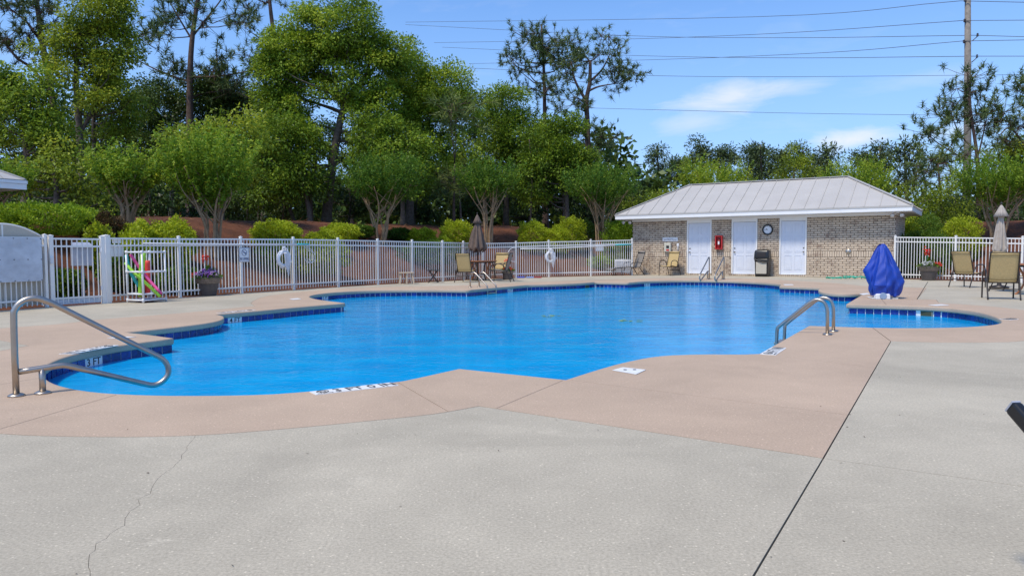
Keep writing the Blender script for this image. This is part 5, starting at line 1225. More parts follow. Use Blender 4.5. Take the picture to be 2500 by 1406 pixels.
# ================================================================ TREES AND SHRUBS
def usph(rg, n):
    a_ = rg.normal(size=(n, 3)); return a_ / np.linalg.norm(a_, axis=1, keepdims=True)
def ell(bx, D):
    u0, u1, v0, v1 = bx[:4]; Dd = D + (bx[5] if len(bx) > 5 else 0); c_ = P((u0 + u1) / 2, (v0 + v1) / 2, Dd)
    rx = abs(u1 - u0) / 2 * Dd / FPX; rz = abs(v1 - v0) / 2 * Dd / FPX; return np.array(c_), np.array([rx, max(.9, rx * .85), rz])
def limb(mb, a_, b_, r0, r1, rg, sag=.12, n=5, sides=6):
    a_ = Vector(a_); b_ = Vector(b_); L_ = (b_ - a_).length; k_ = Vector(rg.normal(size=3)) * L_ * sag * .6; pts = []
    for i in range(n + 1):
        t_ = i / n; p = a_.lerp(b_, t_) + k_ * math.sin(math.pi * t_) + Vector((0, 0, -L_ * sag * math.sin(math.pi * t_))) + Vector(rg.normal(size=3)) * L_ * .018 * (0 < i < n); pts.append(p)
    mb.tube(pts, [r0 + (r1 - r0) * i / n for i in range(n + 1)], sides)
TREE_SEED = [100]
def base_of(u, D):
    x = (u - 1250) / FPX * D; return Vector((x, D, zg(x, D)))
def trunk_pts(tr, D, r0, r1):
    b_ = base_of(tr[0][0], D); pts = [b_ + Vector((0, 0, -.15))] + [P(u, v, D) for u, v in tr[1:]]
    pts = cat(pts, 5); n_ = len(pts); rs = [(r0 + (r1 - r0) * i / (n_ - 1)) * (1.35 if i == 0 else 1.12 if i == 1 else 1) for i in range(n_)]; return b_, pts, rs
def broadleaf(name, label, D, trunk, boxes, leaf, L_=.155, W_=.075, r=(.22, .08), bark='bark', dens=1.0, per=215, tint0=.45, clump=(.55, 1.0), limbs=16, group=None, extra=(), catg='tree', cover=3.9, spread=.5):
    TREE_SEED[0] += 1; rg = np.random.default_rng(TREE_SEED[0])
    b_, pts, rs = trunk_pts(trunk, D, *r); c = thing(name, label, catg, b_, 0, group)
    tm_ = MB(); loc_ = [p - b_ for p in pts]; tm_.tube(loc_, rs, 9)
    for tr2, ra_, rb_ in extra:
        q = cat([P(u, v, D + dd) - b_ for u, v, dd in tr2], 5); tm_.tube(q, [ra_ + (rb_ - ra_) * i / (len(q) - 1) for i in range(len(q))], 7)
    LP = []; OUTV = []; TT = []; cl = []
    for bx in boxes:
        cc, rr = ell(bx, D); dn = bx[4] if len(bx) > 4 else 1; n_ = max(5, int(math.pi * rr[0] * rr[2] * cover * dens * dn))
        dirs = usph(rg, n_); rad = rg.uniform(.30, 1.0, (n_, 1)) ** .6; pc = cc + dirs * rr * rad * .92
        for p, dv in zip(pc, dirs):
            cr = rg.uniform(*clump) * min(1, .6 + min(rr) / 4); m_ = int(per * rg.uniform(.6, 1.3) * (cr / np.mean(clump)) ** 1.6); off_ = usph(rg, m_) * (rg.uniform(0, 1, (m_, 1)) ** .45) * cr * np.array([1, 1, .62]); off_[:, 2] -= .12 * (off_[:, 0] ** 2 + off_[:, 1] ** 2) / cr
            LP.append(p + off_ - np.array(b_)); OUTV.append(off_ / cr + dv * .5); TT.append(np.clip(tint0 + rg.normal() * .15 + rg.normal(size=m_) * .16, 0, 1)); cl.append(p)
    for i in rg.permutation(len(cl))[:limbs]:
        e_ = Vector(cl[i]) - b_; k0 = [j for j in range(len(loc_)) if loc_[j].z < e_.z - .25 * (Vector((e_.x, e_.y, 0)) - Vector((loc_[j].x, loc_[j].y, 0))).length]
        j = k0[-1] if k0 else len(loc_) // 2; j = max(j, len(loc_) // 3); limb(tm_, loc_[j], e_, max(.025, rs[j] * .45), .015, rg)
    tm_.build('trunk', MAT[bark], c, True)
    leaf_obj('crown', np.concatenate(LP), np.concatenate(OUTV), L_, W_, np.concatenate(TT), MAT[leaf], c, .25, TREE_SEED[0], 'stuff', spread)
    return c
def pine(label, D, trunk, boxes, r=(.2, .06), needle='pine', tuft=.38, per=30, anchors=1.0, tufts=(8, 15), group=None, up=.7, extra=(), width=.040, tint0=.45, name='pine_tree'):
    TREE_SEED[0] += 1; rg = np.random.default_rng(TREE_SEED[0])
    b_, pts, rs = trunk_pts(trunk, D, *r); c = thing(name, label, 'tree', b_, 0, group); tm_ = MB(); loc_ = [p - b_ for p in pts]; tm_.tube(loc_, rs, 9)
    ex_pts = [(p, r_) for p, r_ in zip(loc_, rs)]
    for tr2, ra_, rb_ in extra:
        q = cat([P(u, v, D + dd) - b_ for u, v, dd in tr2], 5); rr_ = [ra_ + (rb_ - ra_) * i / (len(q) - 1) for i in range(len(q))]; tm_.tube(q, rr_, 7); ex_pts += list(zip(q, rr_))
    T0 = []; TD = []
    for bx in boxes:
        cc, rr = ell(bx, D); dn = bx[4] if len(bx) > 4 else 1; n_ = max(3, int(rr[0] * rr[2] * 2.3 * anchors * dn))
        dirs = usph(rg, n_); pc = cc + dirs * rr * rg.uniform(.45, .95, (n_, 1))
        for p in pc:
            e_ = Vector(p) - b_
            cand = [(q, r_) for q, r_ in ex_pts if q.z < e_.z - .12 * (Vector((e_.x - q.x, e_.y - q.y, 0))).length] or ex_pts
            q, r_ = min(cand, key=lambda t_: (t_[0] - e_).length); limb(tm_, q, e_, min(.06, r_ * .6), .018, rg, .10, 4, 5)
            for _ in range(int(rg.integers(*tufts))):
                o_ = Vector(rg.normal(size=3) * np.array([.62, .62, .40])); tp = e_ + o_; tm_.tube([e_ + o_ * .05, e_ + o_ * .55 + Vector((0, 0, -.04)), tp], [.014, .012, .010], 4, False); T0.append(tuple(tp)); dv = o_.normalized() * (1 - up) + Vector((0, 0, up)) + Vector(rg.normal(size=3)) * .25; TD.append(tuple(dv.normalized()))
    tm_.build('trunk', MAT['pbark'], c, True)
    T0 = np.array(T0); TD = np.array(TD); n_ = len(T0); k = per
    S = np.repeat(T0, k, 0); A = np.repeat(TD, k, 0); al = rg.uniform(-.16, .16, (n_ * k, 1)); S = S + A * al
    d = A * rg.uniform(.05, .9, (n_ * k, 1)) + usph(rg, n_ * k) * .75; d /= np.linalg.norm(d, axis=1, keepdims=True); s_ = np.cross(d, usph(rg, n_ * k)); s_ /= np.linalg.norm(s_, axis=1, keepdims=True) + 1e-6
    Ln = tuft * rg.uniform(.7, 1.2, (n_ * k, 1)); V = np.stack([S - s_ * width / 2, S + s_ * width / 2, S + d * Ln], 1).reshape(-1, 3)
    t_ = np.clip(tint0 + np.repeat(rg.normal(size=n_) * .15, k) + rg.normal(size=n_ * k) * .15, 0, 1)
    quads('crown', V, np.repeat(t_, 3), MAT[needle], c, 'stuff', 3); return c
def crape(label, u, D, box, leaf='crape', stems=6, sprays=280, tint0=.5, splay=.55, group='crape myrtles on the bank', vtx=None):
    TREE_SEED[0] += 1; rg = np.random.default_rng(TREE_SEED[0])
    b_ = base_of(u, D); c = thing('crape_myrtle', label, 'tree', b_, 0, group); cc, rr = ell(box, D); cc = cc - np.array(b_); tm_ = MB(); tips = []
    for k in range(stems):
        a_ = 6.283 * k / stems + rg.uniform(-.4, .4); base = Vector((.13 * math.cos(a_), .13 * math.sin(a_), -.1)); zb = cc[2] - rr[2] * .75
        m_ = Vector((cc[0] * .35 + splay * .45 * rr[0] * math.cos(a_) * rg.uniform(.5, 1), splay * .45 * rr[1] * math.sin(a_), zb * .62)); e_ = Vector((cc[0] + splay * rr[0] * math.cos(a_) * rg.uniform(.6, 1.2), cc[1] + splay * rr[1] * math.sin(a_), cc[2] - rr[2] * .35))
        j_ = lambda: Vector(rg.normal(size=3)) * .05
        q = cat([base, m_ * .5 + base * .5 + j_(), m_ + j_(), m_.lerp(e_, .5) + j_(), e_], 4); r0 = rg.uniform(.045, .075); tm_.tube(q, [r0 * (1 - .7 * i / (len(q) - 1)) for i in range(len(q))], 7); tips.append(e_)
        for kk in range(3):
            s0 = q[len(q) // 2 + kk * 2 - 1]; e2 = Vector(cc + usph(rg, 1)[0] * rr * np.array([.75, .75, .3]) + np.array([0, 0, -.2 * rr[2]])); tm_.tube(cat([s0, s0.lerp(e2, .5) + j_() * 2, e2], 4), [.024 * (1 - .75 * i / 8) for i in range(9)], 5)
    tm_.build('trunk', MAT['cbark'], c, True)
    LP = []; OV = []; TT = []
    for _ in range(sprays):
        dv = usph(rg, 1)[0]; f_ = rg.uniform(.15, .95) ** .6; zz_ = dv[2] * f_ * .85; wf = .62 + .38 * min(1, (zz_ + .85) / 1.1); p = cc + np.array([dv[0] * f_ * .9 * wf * rr[0], dv[1] * f_ * .9 * wf * rr[1], (zz_ - .50) * rr[2] * .85])
        dr_ = np.array([dv[0] * .55, dv[1] * .55, rg.uniform(.6, 1.3)]) + rg.normal(size=3) * .18; dr_ /= np.linalg.norm(dr_); ln = min(1.1, rg.uniform(.45, .9) * rr[2] * (1 + .55 * (dv[2] > .25))); m_ = int(8 + 34 * ln)
        t_ = rg.uniform(0, 1, m_) ** 1.15; q = p + dr_ * (t_ * ln)[:, None] + rg.normal(size=(m_, 3)) * .03; sdv = usph(rg, m_); sdv = sdv - (sdv @ dr_)[:, None] * dr_
        LP.append(q); OV.append(sdv + dr_ * .5); TT.append(tint0 + rg.normal() * .12 + rg.normal(size=m_) * .14 + .10 * (t_ - .5))
    leaf_obj('crown', np.concatenate(LP), np.concatenate(OV), .10, .052, np.clip(np.concatenate(TT), 0, 1), MAT[leaf], c, .1, TREE_SEED[0], 'stuff', .45); return c
def shrub(name, label, u, D, wpx, vtop, leaf, n=5200, L_=.085, W_=.045, tint0=.5, square=2.0, group=None, lump=.16, catg='shrub', zmin=None):
    TREE_SEED[0] += 1; rg = np.random.default_rng(TREE_SEED[0]); b_ = base_of(u, D); zt = P(u, vtop, D).z; h = max(.5, zt - b_.z); rx = wpx / 2 * D / FPX; ry = min(rx, 1.1); c = thing(name, label, catg, b_, 0, group)
    dv = usph(rg, n); ph = rg.uniform(0, 6, 6)
    lum = 1 + lump * (np.sin(dv[:, 0] * 5 + ph[0]) * np.sin(dv[:, 1] * 5 + ph[1]) + .6 * np.sin(dv[:, 2] * 9 + ph[2] + dv[:, 0] * 7) + .5 * np.sin(dv[:, 0] * 14 + ph[3]) * np.sin(dv[:, 1] * 13 + ph[4] + dv[:, 2] * 11))
    m_ = (np.abs(dv) ** square).sum(1) ** (-1 / square); rad = rg.uniform(.72, 1.02, n); pos = dv * (lum * m_ * rad)[:, None] * np.array([rx, ry, h * .52]) + np.array([0, 0, h * .50]); k_ = pos[:, 2] > .03; pos = pos[k_]; dv = dv[k_]
    tw = MB()
    for _ in range(9):
        e_ = usph(rg, 1)[0] * np.array([rx, ry, h * .4]) * .7 + np.array([0, 0, h * .5]); limb(tw, (rg.normal() * .06, rg.normal() * .06, -.05), e_, .022, .008, rg, .05, 3, 5)
    tw.build('stem', MAT['bark'], c, True)
    t_ = tint0 + rg.normal(size=len(pos)) * .17 + .12 * np.sin(pos[:, 0] * 8 + ph[5]) * np.sin(pos[:, 2] * 9)
    leaf_obj('foliage', pos, dv + np.array([0, 0, .35]), L_, W_, np.clip(t_, 0, 1), MAT[leaf], c, -.1, TREE_SEED[0], 'stuff', .6); return c

# tall oaks and other broadleaf trees
broadleaf('oak_tree', 'tallest spreading oak in the middle with a leaning grey trunk forking below the crown', 38, [(797, 550), (806, 440), (822, 340), (840, 262), (868, 215)],
          [(618, 800, 55, 240), (700, 940, -25, 150), (840, 985, 60, 240), (615, 770, 190, 330), (760, 960, 160, 280, .7), (900, 1010, 60, 190, .8), (640, 820, 290, 420, .8), (620, 760, 110, 260), (700, 900, 80, 200), (860, 980, 200, 330), (690, 800, 230, 350, .5)], 'oak', r=(.27, .12), limbs=26, per=270, clump=(.5, .95), extra=[([(840, 262, 0), (818, 205, .3), (812, 150, .2), (800, 90, 0)], .12, .04), ([(846, 255, 0), (890, 190, -.3), (915, 110, 0)], .13, .05), ([(835, 275, 0), (780, 255, .5), (720, 235, 0), (660, 220, 0)], .09, .03)])
broadleaf('oak_tree', 'broad oak right of the tallest one, its rounded crown dropping towards the open sky', 41, [(1000, 556), (1004, 440), (1010, 330), (1016, 270)],
          [(930, 1080, 105, 260), (1010, 1160, 130, 300), (1040, 1175, 210, 330, .8), (900, 1060, 240, 390), (1000, 1170, 310, 430), (960, 1130, 200, 330), (880, 1000, 330, 450)], 'oak', r=(.24, .10), limbs=20, per=270, tint0=.52)
broadleaf('oak_tree', 'drooping bright green oak hanging in front of the middle trunks', 36, [(985, 560), (982, 470), (970, 380)], [(880, 1060, 290, 430), (900, 1075, 380, 490), (845, 960, 240, 380), (840, 940, 340, 440, .7)], 'oak', r=(.13, .06), limbs=12, per=240, tint0=.36)
broadleaf('oak_tree', 'tall yellow green oak at upper left with sky gaps between its limbs', 35, [(196, 552), (198, 420), (192, 300), (186, 200), (190, 90)],
          [(120, 330, -40, 90, 1.3), (128, 250, 50, 160, 1.2), (230, 350, 50, 200, 1.2), (150, 310, 130, 235), (75, 180, 85, 165, .8), (190, 330, 180, 290, .8), (110, 200, 150, 230, .5)], 'oaky', r=(.20, .09), limbs=24, per=240, extra=[([(194, 330, 0), (250, 220, .5), (262, 130, .2)], .09, .03)])
broadleaf('oak_tree', 'slim second trunk with thin leaves right of the yellow green oak', 37, [(236, 552), (234, 420), (228, 300), (238, 190)], [(200, 340, 170, 290, .8), (260, 370, 200, 350), (170, 290, 280, 400, .8)], 'oak', r=(.13, .06), limbs=16, per=150, tint0=.4)
broadleaf('oak_tree', 'dense mid green oak filling the left edge above the clipped hedge', 30, [(60, 552), (66, 440), (60, 330)], [(-60, 90, 235, 360), (20, 185, 190, 300, .8), (60, 200, 270, 400), (-60, 60, 120, 240), (10, 130, 150, 250, .8)], 'oak', r=(.2, .09), limbs=14, per=240, tint0=.38)
broadleaf('oak_tree', 'low yellow green tree above the clipped hedge at left', 27, [(140, 552), (138, 470), (132, 420)], [(-30, 110, 365, 470), (60, 225, 340, 450), (120, 250, 420, 520, .8)], 'oaky', r=(.12, .06), limbs=12, per=240, tint0=.33, L_=.15, W_=.07)
broadleaf('oak_tree', 'bright leafy tree swelling behind the two near crape myrtles', 29, [(540, 556), (545, 450), (540, 370)], [(400, 560, 290, 400), (500, 640, 265, 390), (440, 620, 340, 470, .8), (560, 640, 330, 470, .6)], 'oaky', r=(.14, .06), limbs=12, per=250, tint0=.45, L_=.15, W_=.07)
broadleaf('oak_tree', 'dark leafy tree behind the tall pine trunk', 44, [(420, 556), (424, 420), (430, 300)], [(320, 470, 180, 330, 1.2), (420, 620, 190, 330, 1.3), (300, 420, 290, 420), (480, 640, 170, 290, .9), (360, 620, 300, 420)], 'oakd', r=(.2, .09), limbs=14, per=220)
broadleaf('oak_tree', 'mid green tree under the left side of the tallest oak', 36, [(760, 556), (752, 500), (722, 400)], [(600, 770, 270, 430), (650, 800, 360, 500), (570, 700, 380, 500), (700, 800, 290, 400, .8)], 'oak', r=(.15, .07), limbs=14, per=240, tint0=.34)
broadleaf('oak_tree', 'rounded green tree below the paired pines', 45, [(1235, 566), (1238, 440), (1240, 330)], [(1165, 1290, 190, 320), (1180, 1330, 250, 400), (1140, 1260, 300, 430), (1240, 1400, 300, 420)], 'oak', r=(.2, .09), limbs=14, per=220, tint0=.42)
broadleaf('oak_tree', 'deep green tree with hanging tufts at the foot of the twisted pine', 42, [(1385, 570), (1382, 470), (1370, 380)], [(1270, 1420, 280, 430), (1320, 1470, 340, 470), (1330, 1430, 255, 350, .8), (1230, 1360, 380, 500)], 'oak', r=(.16, .07), limbs=14, per=220, tint0=.30)
UND = [(20, 34, -70, 130, 430, 565), (190, 33, 110, 300, 400, 560), (360, 35, 280, 440, 390, 560), (520, 38, 420, 640, 400, 560), (690, 40, 600, 780, 420, 560), (850, 42, 780, 930, 410, 560), (1010, 43, 920, 1100, 400, 562), (1150, 44, 1080, 1230, 400, 566), (1290, 46, 1210, 1370, 400, 570), (1430, 46, 1340, 1500, 420, 572), (1540, 44, 1475, 1600, 440, 585)]
UW = ['at the far left edge', 'behind the clipped hedge', 'behind the nearest crape myrtle', 'left of the tallest oak trunk', 'behind the large gold mound', 'right of the tallest oak trunk', 'behind the middle crape myrtle', 'left of the brown umbrella', 'right of the brown umbrella', 'under the twisted pine', 'beside the bath house eave']
for (u, D, a_, b_, v0, v1), wd_ in zip(UND, UW):
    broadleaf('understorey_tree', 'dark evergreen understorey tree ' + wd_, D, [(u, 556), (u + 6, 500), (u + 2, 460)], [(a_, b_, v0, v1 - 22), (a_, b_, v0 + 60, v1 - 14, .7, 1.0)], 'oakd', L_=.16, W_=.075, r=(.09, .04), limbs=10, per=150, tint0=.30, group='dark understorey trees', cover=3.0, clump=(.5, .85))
BGT = [(60, 47, -60, 140, 190, 430, 'behind the left edge oak'), (200, 48, 110, 300, 230, 430, 'behind the two yellow green oak trunks'), (330, 49, 270, 410, 190, 430, 'left of the tall sparse pine'), (640, 50, 540, 730, 215, 430, 'between the tall sparse pine and the tallest oak'), (860, 50, 770, 950, 260, 430, 'seen past the tallest oak trunk'), (1180, 52, 1100, 1260, 230, 430, 'left of the paired pines'), (1330, 54, 1260, 1400, 300, 450, 'behind the paired pine trunks')]
for u, D, a_, b_, v0, v1, wd_ in BGT:
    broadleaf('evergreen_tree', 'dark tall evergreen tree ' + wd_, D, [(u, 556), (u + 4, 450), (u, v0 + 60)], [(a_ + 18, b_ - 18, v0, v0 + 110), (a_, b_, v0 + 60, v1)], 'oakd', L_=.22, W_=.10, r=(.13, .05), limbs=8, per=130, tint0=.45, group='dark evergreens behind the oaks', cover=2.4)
# slim bare trunks seen in the shade
for u, D, v0, r_, lbt in ((580, 40, 430, .06, 'slim bare trunk just right of the largest crape myrtle'), (604, 42, 430, .07, 'middle one of three slim bare trunks left of the large gold mound'), (632, 41, 430, .06, 'slim bare trunk closest to the large gold mound on its left'), (762, 37.5, 470, .16, 'thick dark trunk standing just left of the tallest oak trunk'), (1128, 41, 430, .07, 'slim bare trunk behind the taller gold mound by the brown umbrella'), (1375, 43, 420, .06, 'slim bare trunk behind the trio of gold mounds, right one'), (1296, 42, 430, .05, 'slim bare trunk behind the trio of gold mounds, left one')):
    b_, pts, rs = trunk_pts([(u, 556), (u + rng.integers(-4, 5), 510), (u + rng.integers(-9, 10), v0), (u + rng.integers(-14, 15), v0 - 90)], D, r_, r_ * .6); c = thing('tree_trunk', lbt, 'tree', b_, 0, 'bare trunks in the shade'); MB().tube([p - b_ for p in pts], rs, 7).build('trunk', MAT['bark'], c, True)
b_, pts, rs = trunk_pts([(738, 578), (722, 545), (706, 505), (696, 440), (682, 400), (676, 370)], 37.6, .12, .04); c = thing('tree_trunk', 'dark leaning trunk beside the large gold mound', 'tree', b_); MB().tube([p - b_ for p in pts], rs, 8).build('trunk', MAT['bark'], c, True)

# pines
pine('tall sparse pine with a straight red brown trunk left of centre', 42, [(466, 556), (465, 400), (464, 290), (464, 190), (470, 90), (488, -30)], [(368, 470, 120, 195, 1.3), (455, 560, 115, 190, 1.3), (360, 430, 20, 110, .8), (480, 590, 10, 120, .8), (400, 520, -50, 70, .9), (380, 580, 150, 200, .5), (540, 600, 170, 230, .5)], r=(.26, .10), anchors=1.15, extra=[([(464, 200, 0), (430, 190, .4), (380, 170, 0), (340, 150, 0)], .07, .025), ([(465, 188, 0), (520, 188, -.3), (590, 178, 0), (640, 165, 0)], .07, .025), ([(466, 240, 0), (500, 228, .5), (560, 222, 0)], .06, .02), ([(470, 100, 0), (440, 50, 0), (405, -10, 0)], .06, .03), ([(470, 90, 0), (510, 40, .4), (555, -20, 0)], .06, .03)])
pine('tall pine with long bare limbs at the upper left corner', 38, [(150, 552), (140, 420), (128, 250), (104, 110), (92, 20), (80, -60)], [(-40, 70, 50, 110, .5), (40, 130, -40, 60, .8), (0, 70, -40, 40, .6), (40, 110, 70, 110, .6), (300, 360, 40, 150, .6)], r=(.22, .09), anchors=1.0, extra=[([(125, 230, 0), (80, 170, .3), (40, 140, 0), (0, 90, 0), (-30, 60, 0)], .09, .04), ([(104, 110, 0), (70, 60, 0), (35, 30, 0), (-10, 0, 0)], .07, .03)])
pine('sparse pine branches reaching out behind the tallest oak on its left', 46, [(700, 556), (690, 300), (672, 120), (660, 20), (655, -40)], [(575, 680, 10, 70, .9), (600, 700, -40, 40, .9), (585, 680, 130, 200, .7)], r=(.2, .08), anchors=1.0, extra=[([(676, 140, 0), (640, 100, 0), (600, 70, 0)], .06, .02)])
pine('conical pine with upright candles, left of the paired pines', 50, [(1332, 570), (1332, 430), (1330, 300), (1328, 180), (1322, 60)], [(1275, 1370, 55, 150, 1.5), (1232, 1320, 120, 210, 1.2), (1320, 1390, 100, 220, 1.3), (1260, 1400, 200, 300, .8), (1270, 1330, 50, 110, 1)], r=(.22, .06), up=.85, tuft=.36, anchors=1.3)
pine('twisted pine with a forked bare trunk, right of the paired pines', 48, [(1447, 570), (1440, 430), (1436, 370), (1434, 300), (1432, 245), (1440, 200), (1441, 150)], [(1375, 1440, 85, 180, 1.3), (1440, 1510, 80, 160, 1.3), (1490, 1545, 130, 205, 1.6), (1380, 1420, 140, 210, .8), (1455, 1510, 300, 370, 1.5), (1395, 1425, 225, 260, 1.3), (1395, 1440, 300, 350, .8), (1460, 1530, 160, 215, 1.0)], r=(.24, .10), up=.6, anchors=1.5, extra=[([(1432, 248, 0), (1412, 215, 0), (1400, 185, .3), (1395, 150, 0)], .11, .04), ([(1438, 222, 0), (1462, 212, -.3), (1500, 205, 0)], .08, .03), ([(1440, 200, 0), (1470, 170, .3), (1490, 130, 0)], .08, .03), ([(1436, 362, 0), (1460, 355, 0), (1480, 340, 0)], .06, .03)])
pine('young open pine with upright candles in front of the utility pole', 40, [(2385, 580), (2388, 440), (2384, 370), (2372, 290), (2365, 220), (2362, 175)], [(2325, 2395, 175, 260, 1.8), (2232, 2290, 285, 350, 2.0), (2300, 2345, 240, 310, 1.5), (2395, 2440, 210, 290, 1.8), (2345, 2420, 260, 320, .8), (2420, 2460, 230, 330, 1.2)], r=(.12, .04), up=.9, anchors=1.7, tuft=.34, extra=[([(2386, 400, 0), (2340, 380, 0), (2290, 350, 0), (2262, 325, 0)], .05, .02), ([(2384, 370, 0), (2345, 330, .3), (2322, 280, 0)], .05, .02), ([(2386, 390, 0), (2400, 330, 0), (2412, 270, 0)], .05, .02)])
pine('pine cut off by the right edge with dark needle clusters', 42, [(2545, 580), (2530, 420), (2515, 300), (2508, 200)], [(2455, 2540, 150, 240, 1.3), (2465, 2570, 230, 320, 1.2), (2420, 2520, 290, 350, .8)], r=(.16, .06), anchors=1.3, extra=[([(2525, 390, 0), (2470, 315, 0), (2440, 330, 0)], .06, .03)])
pine('soft young pine with pale hanging needles below the utility pole', 38, [(2300, 580), (2296, 470), (2290, 400)], [(2225, 2340, 360, 450, 1.6), (2250, 2370, 330, 420, 1.2)], r=(.09, .04), tuft=.4, up=.2, anchors=1.3, tint0=.6)
pine('young pine with long drooping needles in front of the broad oak', 37, [(1110, 566), (1108, 480), (1110, 400)], [(1075, 1160, 215, 330, 1.1), (1060, 1140, 400, 460, 1.2)], r=(.09, .03), tuft=.5, up=-.2, anchors=1.2, tint0=.62)
# far pines beyond the bath house roof
FARP = [(1606, 345, 30, 445, 'lone ragged far pine standing left of the rest'), (1665, 372, 34, 440, 'far dark pine behind the left roof hip'), (1712, 340, 36, 440, 'tall far dark pine left of the middle of the row'), (1765, 345, 44, 440, 'broad far dark pine over the roof'), (1835, 350, 46, 440, 'broad far dark pine right of the taller pair'), (1858, 335, 24, 440, 'slim taller far pine poking above its neighbours'), (1910, 352, 40, 440, 'far dark pine behind the olive tree'), (1962, 350, 44, 440, 'far dark pine above the ridge end'), (2020, 356, 44, 440, 'low far dark pine above the right end of the ridge'), (2095, 362, 40, 440, 'small far dark pine in the dip of the tree line'), (2150, 340, 46, 450, 'dark far pine right of the roof'), (2210, 345, 46, 460, 'bushy dark far pine before the young pine')]
for i, (u, vt, hw, vb, lb) in enumerate(FARP):
    D = 84 - (i % 3) * 5 - (14 if u > 2100 else 0)
    broadleaf('far_pine', lb, D, [(u, 560), (u + 3, 470), (u - 2, vt + 18)], [(u - hw * .62, u + hw * .62, vt, vt + 45), (u - hw, u + hw, vt + 25, vt + 75, .8 if i else .35), (u - hw * .8, u + hw * .9, vt + 60, vb, .6 if i else .4)], 'pined', L_=.42, W_=.12, r=(.2, .08), limbs=12, per=120, tint0=.5, clump=(.9, 1.5), group='far dark pines', cover=2.1 if i else .9, spread=.9)
# trees behind and beside the bath house
crape('bright crape myrtle rising behind the left half of the roof', 1768, 41, (1690, 1850, 392, 500), 'crape', tint0=.62)
crape('narrow lime crape myrtle behind the left roof hip', 1706, 43, (1655, 1745, 372, 480), 'crape', sprays=166, tint0=.66)
broadleaf('olive_tree', 'olive yellow tree behind the middle of the roof ridge', 44, [(1945, 560), (1942, 470), (1938, 420)], [(1880, 2005, 385, 470), (1915, 1985, 352, 410, .8)], 'oaky', r=(.1, .05), limbs=8, per=240, tint0=.30, L_=.14, W_=.06)
crape('wide bright crape myrtle behind the right end of the ridge', 2090, 39, (1990, 2195, 372, 510), 'crape', sprays=334, tint0=.60)
broadleaf('hedge_tree', 'low green hedge tree between the crape myrtle and the left roof hip', 43, [(1612, 575), (1610, 520), (1608, 490)], [(1545, 1690, 448, 540), (1520, 1600, 460, 560)], 'oaky', r=(.08, .04), limbs=8, per=240, tint0=.30, L_=.13, W_=.06, cover=2.2)
broadleaf('hedge_tree', 'yellow green hedge tree right of the bath house roof', 36, [(2235, 585), (2235, 530), (2232, 500)], [(2165, 2300, 440, 560), (2240, 2380, 430, 560), (2200, 2330, 500, 600)], 'oaky', r=(.09, .05), limbs=10, per=250, tint0=.32, L_=.13, W_=.06, cover=2.2)
broadleaf('hedge_tree', 'deep green tree behind the right crape myrtle', 44, [(2430, 585), (2428, 500), (2425, 450)], [(2330, 2480, 400, 520), (2420, 2580, 380, 520), (2340, 2560, 470, 590)], 'oak', r=(.12, .06), limbs=10, per=240, tint0=.28, cover=2.1)
broadleaf('hedge_tree', 'yellow green tree at the right edge above the crape myrtle', 43, [(2490, 585), (2488, 480), (2486, 420)], [(2420, 2560, 325, 430), (2470, 2620, 360, 480)], 'oaky', r=(.12, .06), limbs=10, per=240, tint0=.5)
for u, D, a_, b_, lb in ((2330, 40, 2230, 2420, 'dark evergreen understorey tree behind the right fence planter'), (2480, 39, 2390, 2620, 'dark evergreen understorey tree at the right edge')):
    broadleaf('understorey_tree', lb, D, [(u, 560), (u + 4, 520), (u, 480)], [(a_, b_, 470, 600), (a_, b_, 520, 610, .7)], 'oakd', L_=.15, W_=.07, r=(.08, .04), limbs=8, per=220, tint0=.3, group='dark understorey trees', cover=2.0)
# crape myrtles on the bank
crape('crape myrtle with a low fan crown between the clipped hedge and gold mounds', 318, 23.5, (212, 405, 368, 480), 'crape', sprays=362, tint0=.52)
crape('largest crape myrtle, with two pale trunks rising over the noodle rack', 521, 23.5, (385, 625, 300, 500), 'crape', stems=7, sprays=529, tint0=.50)
crape('dark green crape myrtle in the middle, above the fence', 930, 31, (822, 1050, 375, 500), 'craped', stems=7, sprays=431, tint0=.42)
crape('crape myrtle right behind the brown umbrella', 1193, 34.5, (1105, 1275, 392, 490), 'craped', sprays=299, tint0=.48)
crape('crape myrtle beside the left eave of the bath house with many thin stems', 1470, 36.5, (1368, 1568, 400, 505), 'craped', stems=9, sprays=390, tint0=.48, splay=.4)
crape('crape myrtle right of the bath house behind the stone umbrella', 2428, 33, (2325, 2570, 375, 500), 'crape', stems=7, sprays=445, tint0=.42)
crape('crape myrtle at the left edge behind the pavilion corner', 8, 21.5, (-70, 75, 392, 480), 'crape', sprays=181, tint0=.42)
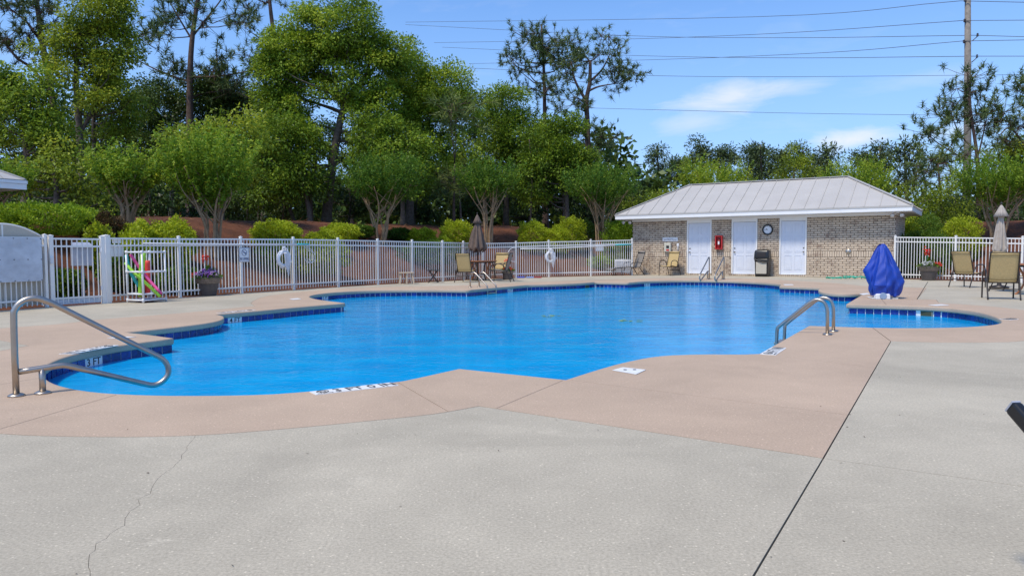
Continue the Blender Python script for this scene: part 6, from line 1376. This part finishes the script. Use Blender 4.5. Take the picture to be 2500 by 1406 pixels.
# shrubs on the bank
SH = [('clipped_hedge', 'long clipped bright green hedge above the arched screen', 128, 20.6, 205, 503, 'hedge', 9500, .5, 3.6), ('shrub', 'bronze and green shrub right of the clipped hedge', 257, 20.8, 92, 526, 'redl', 4200, .5, 2), ('shrub', 'round yellow green shrub in front of the bronze shrub', 243, 19.6, 70, 553, 'gold', 3600, .25, 2),
      ('gold_shrub', 'small gold mound left of the paired gold mounds', 345, 21.2, 84, 546, 'gold', 4200, .42, 2), ('gold_shrub', 'larger gold mound right of the paired gold mounds', 424, 21.8, 106, 541, 'gold', 5200, .42, 2), ('gold_shrub', 'low gold mound just above the fence left of the noodle rack', 330, 20.0, 72, 565, 'gold', 3800, .5, 2),
      ('gold_shrub', 'large gold mound above the NO DIVING sign', 676, 26.5, 122, 542, 'gold', 7000, .42, 2), ('gold_shrub', 'gold mound left of the middle crape myrtle', 832, 29.5, 92, 548, 'gold', 5200, .45, 2), ('gold_shrub', 'low lime mound beneath the middle gold mound', 790, 27.5, 88, 566, 'gold', 5000, .3, 2),
      ('gold_shrub', 'gold mound right of the middle crape myrtle', 1030, 32.5, 72, 561, 'gold', 4000, .36, 2), ('gold_shrub', 'taller gold mound left of the brown umbrella', 1113, 33, 76, 541, 'gold', 5000, .42, 2), ('gold_shrub', 'low gold mound tucked beside the fence corner', 1085, 31.5, 48, 580, 'gold', 3000, .4, 2),
      ('gold_shrub', 'gold mound right of the brown umbrella, left of a trio', 1300, 35, 70, 543, 'gold', 4600, .42, 2), ('gold_shrub', 'low gold mound in the middle of the trio', 1360, 35, 66, 557, 'gold', 4200, .42, 2), ('gold_shrub', 'tallest gold mound at the right of the trio', 1392, 36.5, 72, 533, 'gold', 4800, .36, 2),
      ('shrub', 'dark shrub behind the tallest gold mound', 1428, 38, 56, 541, 'shrub', 3400, .5, 2), ('shrub', 'dark green shrub beside the middle crape myrtle', 880, 31, 70, 562, 'shrub', 3600, .4, 2), ('shrub', 'dark shrub left of the small gold mound in the middle', 975, 32.5, 60, 560, 'shrub', 3200, .35, 2),
      ('shrub', 'olive green shrub under the left eave of the bath house', 1508, 36, 84, 540, 'hedge', 5000, .35, 2), ('shrub', 'bright green shrub at the fence end beside the brick corner', 1520, 36.4, 72, 561, 'hedge', 4600, .6, 2),
      ('shrub', 'dark green shrub behind the gate', 160, 16.9, 80, 662, 'shrub', 4200, .5, 2), ('shrub', 'green shrub behind the noodle rack', 292, 18.7, 96, 612, 'shrub', 5200, .6, 2), ('shrub', 'rounded dark shrub left of the purple planter', 437, 19.6, 92, 655, 'shrub', 4600, .5, 2),
      ('shrub', 'wide lime shrub seen through the fence below the large gold mound', 740, 25.0, 230, 588, 'gold', 8500, .22, 2), ('shrub', 'dark green shrub seen through the fence left of the brown umbrella', 1050, 30.6, 150, 590, 'shrub', 5600, .5, 2), ('shrub', 'grassy green tuft behind the far fence near the air conditioner', 1466, 34.0, 56, 628, 'hedge', 3200, .5, 2),
      ('shrub', 'dark rounded shrub behind the right fence planter', 2258, 29.5, 150, 566, 'shrub', 8000, .55, 2), ('gold_shrub', 'gold mound behind the right fence', 2343, 32.5, 96, 535, 'gold', 5600, .42, 2), ('shrub', 'green shrub peeking over at the right brick corner', 2255, 33.5, 110, 530, 'shrub', 5600, .6, 2), ('gold_shrub', 'gold shrub close to the right brick corner', 2215, 32, 60, 540, 'gold', 3400, .38, 2)]
for nm, lb, u, D, w_, vt, lf, n_, t0, sq in SH: shrub(nm, lb, u, D, w_, vt, lf, int(n_ * 1.7), .075 if lf == 'gold' else .07, .042, t0, sq, {'gold_shrub': 'gold mound shrubs on the bank', 'shrub': 'green shrubs on the bank'}.get(nm))
# a wood further back, one mass
rg = np.random.default_rng(5); n_ = 48000; x_ = rg.uniform(-70, 14, n_); y_ = rg.uniform(60, 82, n_); top = 7.5 + 2.2 * np.sin(x_ * .31) * np.sin(x_ * .13 + 1) + 1.2 * np.sin(x_ * .9); k_ = rg.uniform(0, 1, n_) ** .8; z_ = 1.8 + k_ * top
leaf_obj('distant_wood', np.stack([x_, y_, z_], 1), usph(rg, n_), .75, .38, np.clip(.35 + rg.normal(size=n_) * .2, 0, 1), MAT['oakd'], None, .2, 5, 'stuff', .9)
n_ = 15000; x_ = rg.uniform(14, 95, n_); y_ = rg.uniform(86, 110, n_); top = 6.0 + 1.6 * np.sin(x_ * .31) * np.sin(x_ * .13 + 1) + 1 * np.sin(x_ * .9); z_ = 1.8 + rg.uniform(0, 1, n_) ** .8 * top
leaf_obj('distant_wood', np.stack([x_, y_, z_], 1), usph(rg, n_), .85, .42, np.clip(.35 + rg.normal(size=n_) * .2, 0, 1), MAT['pined'], None, .2, 6, 'stuff', .9)
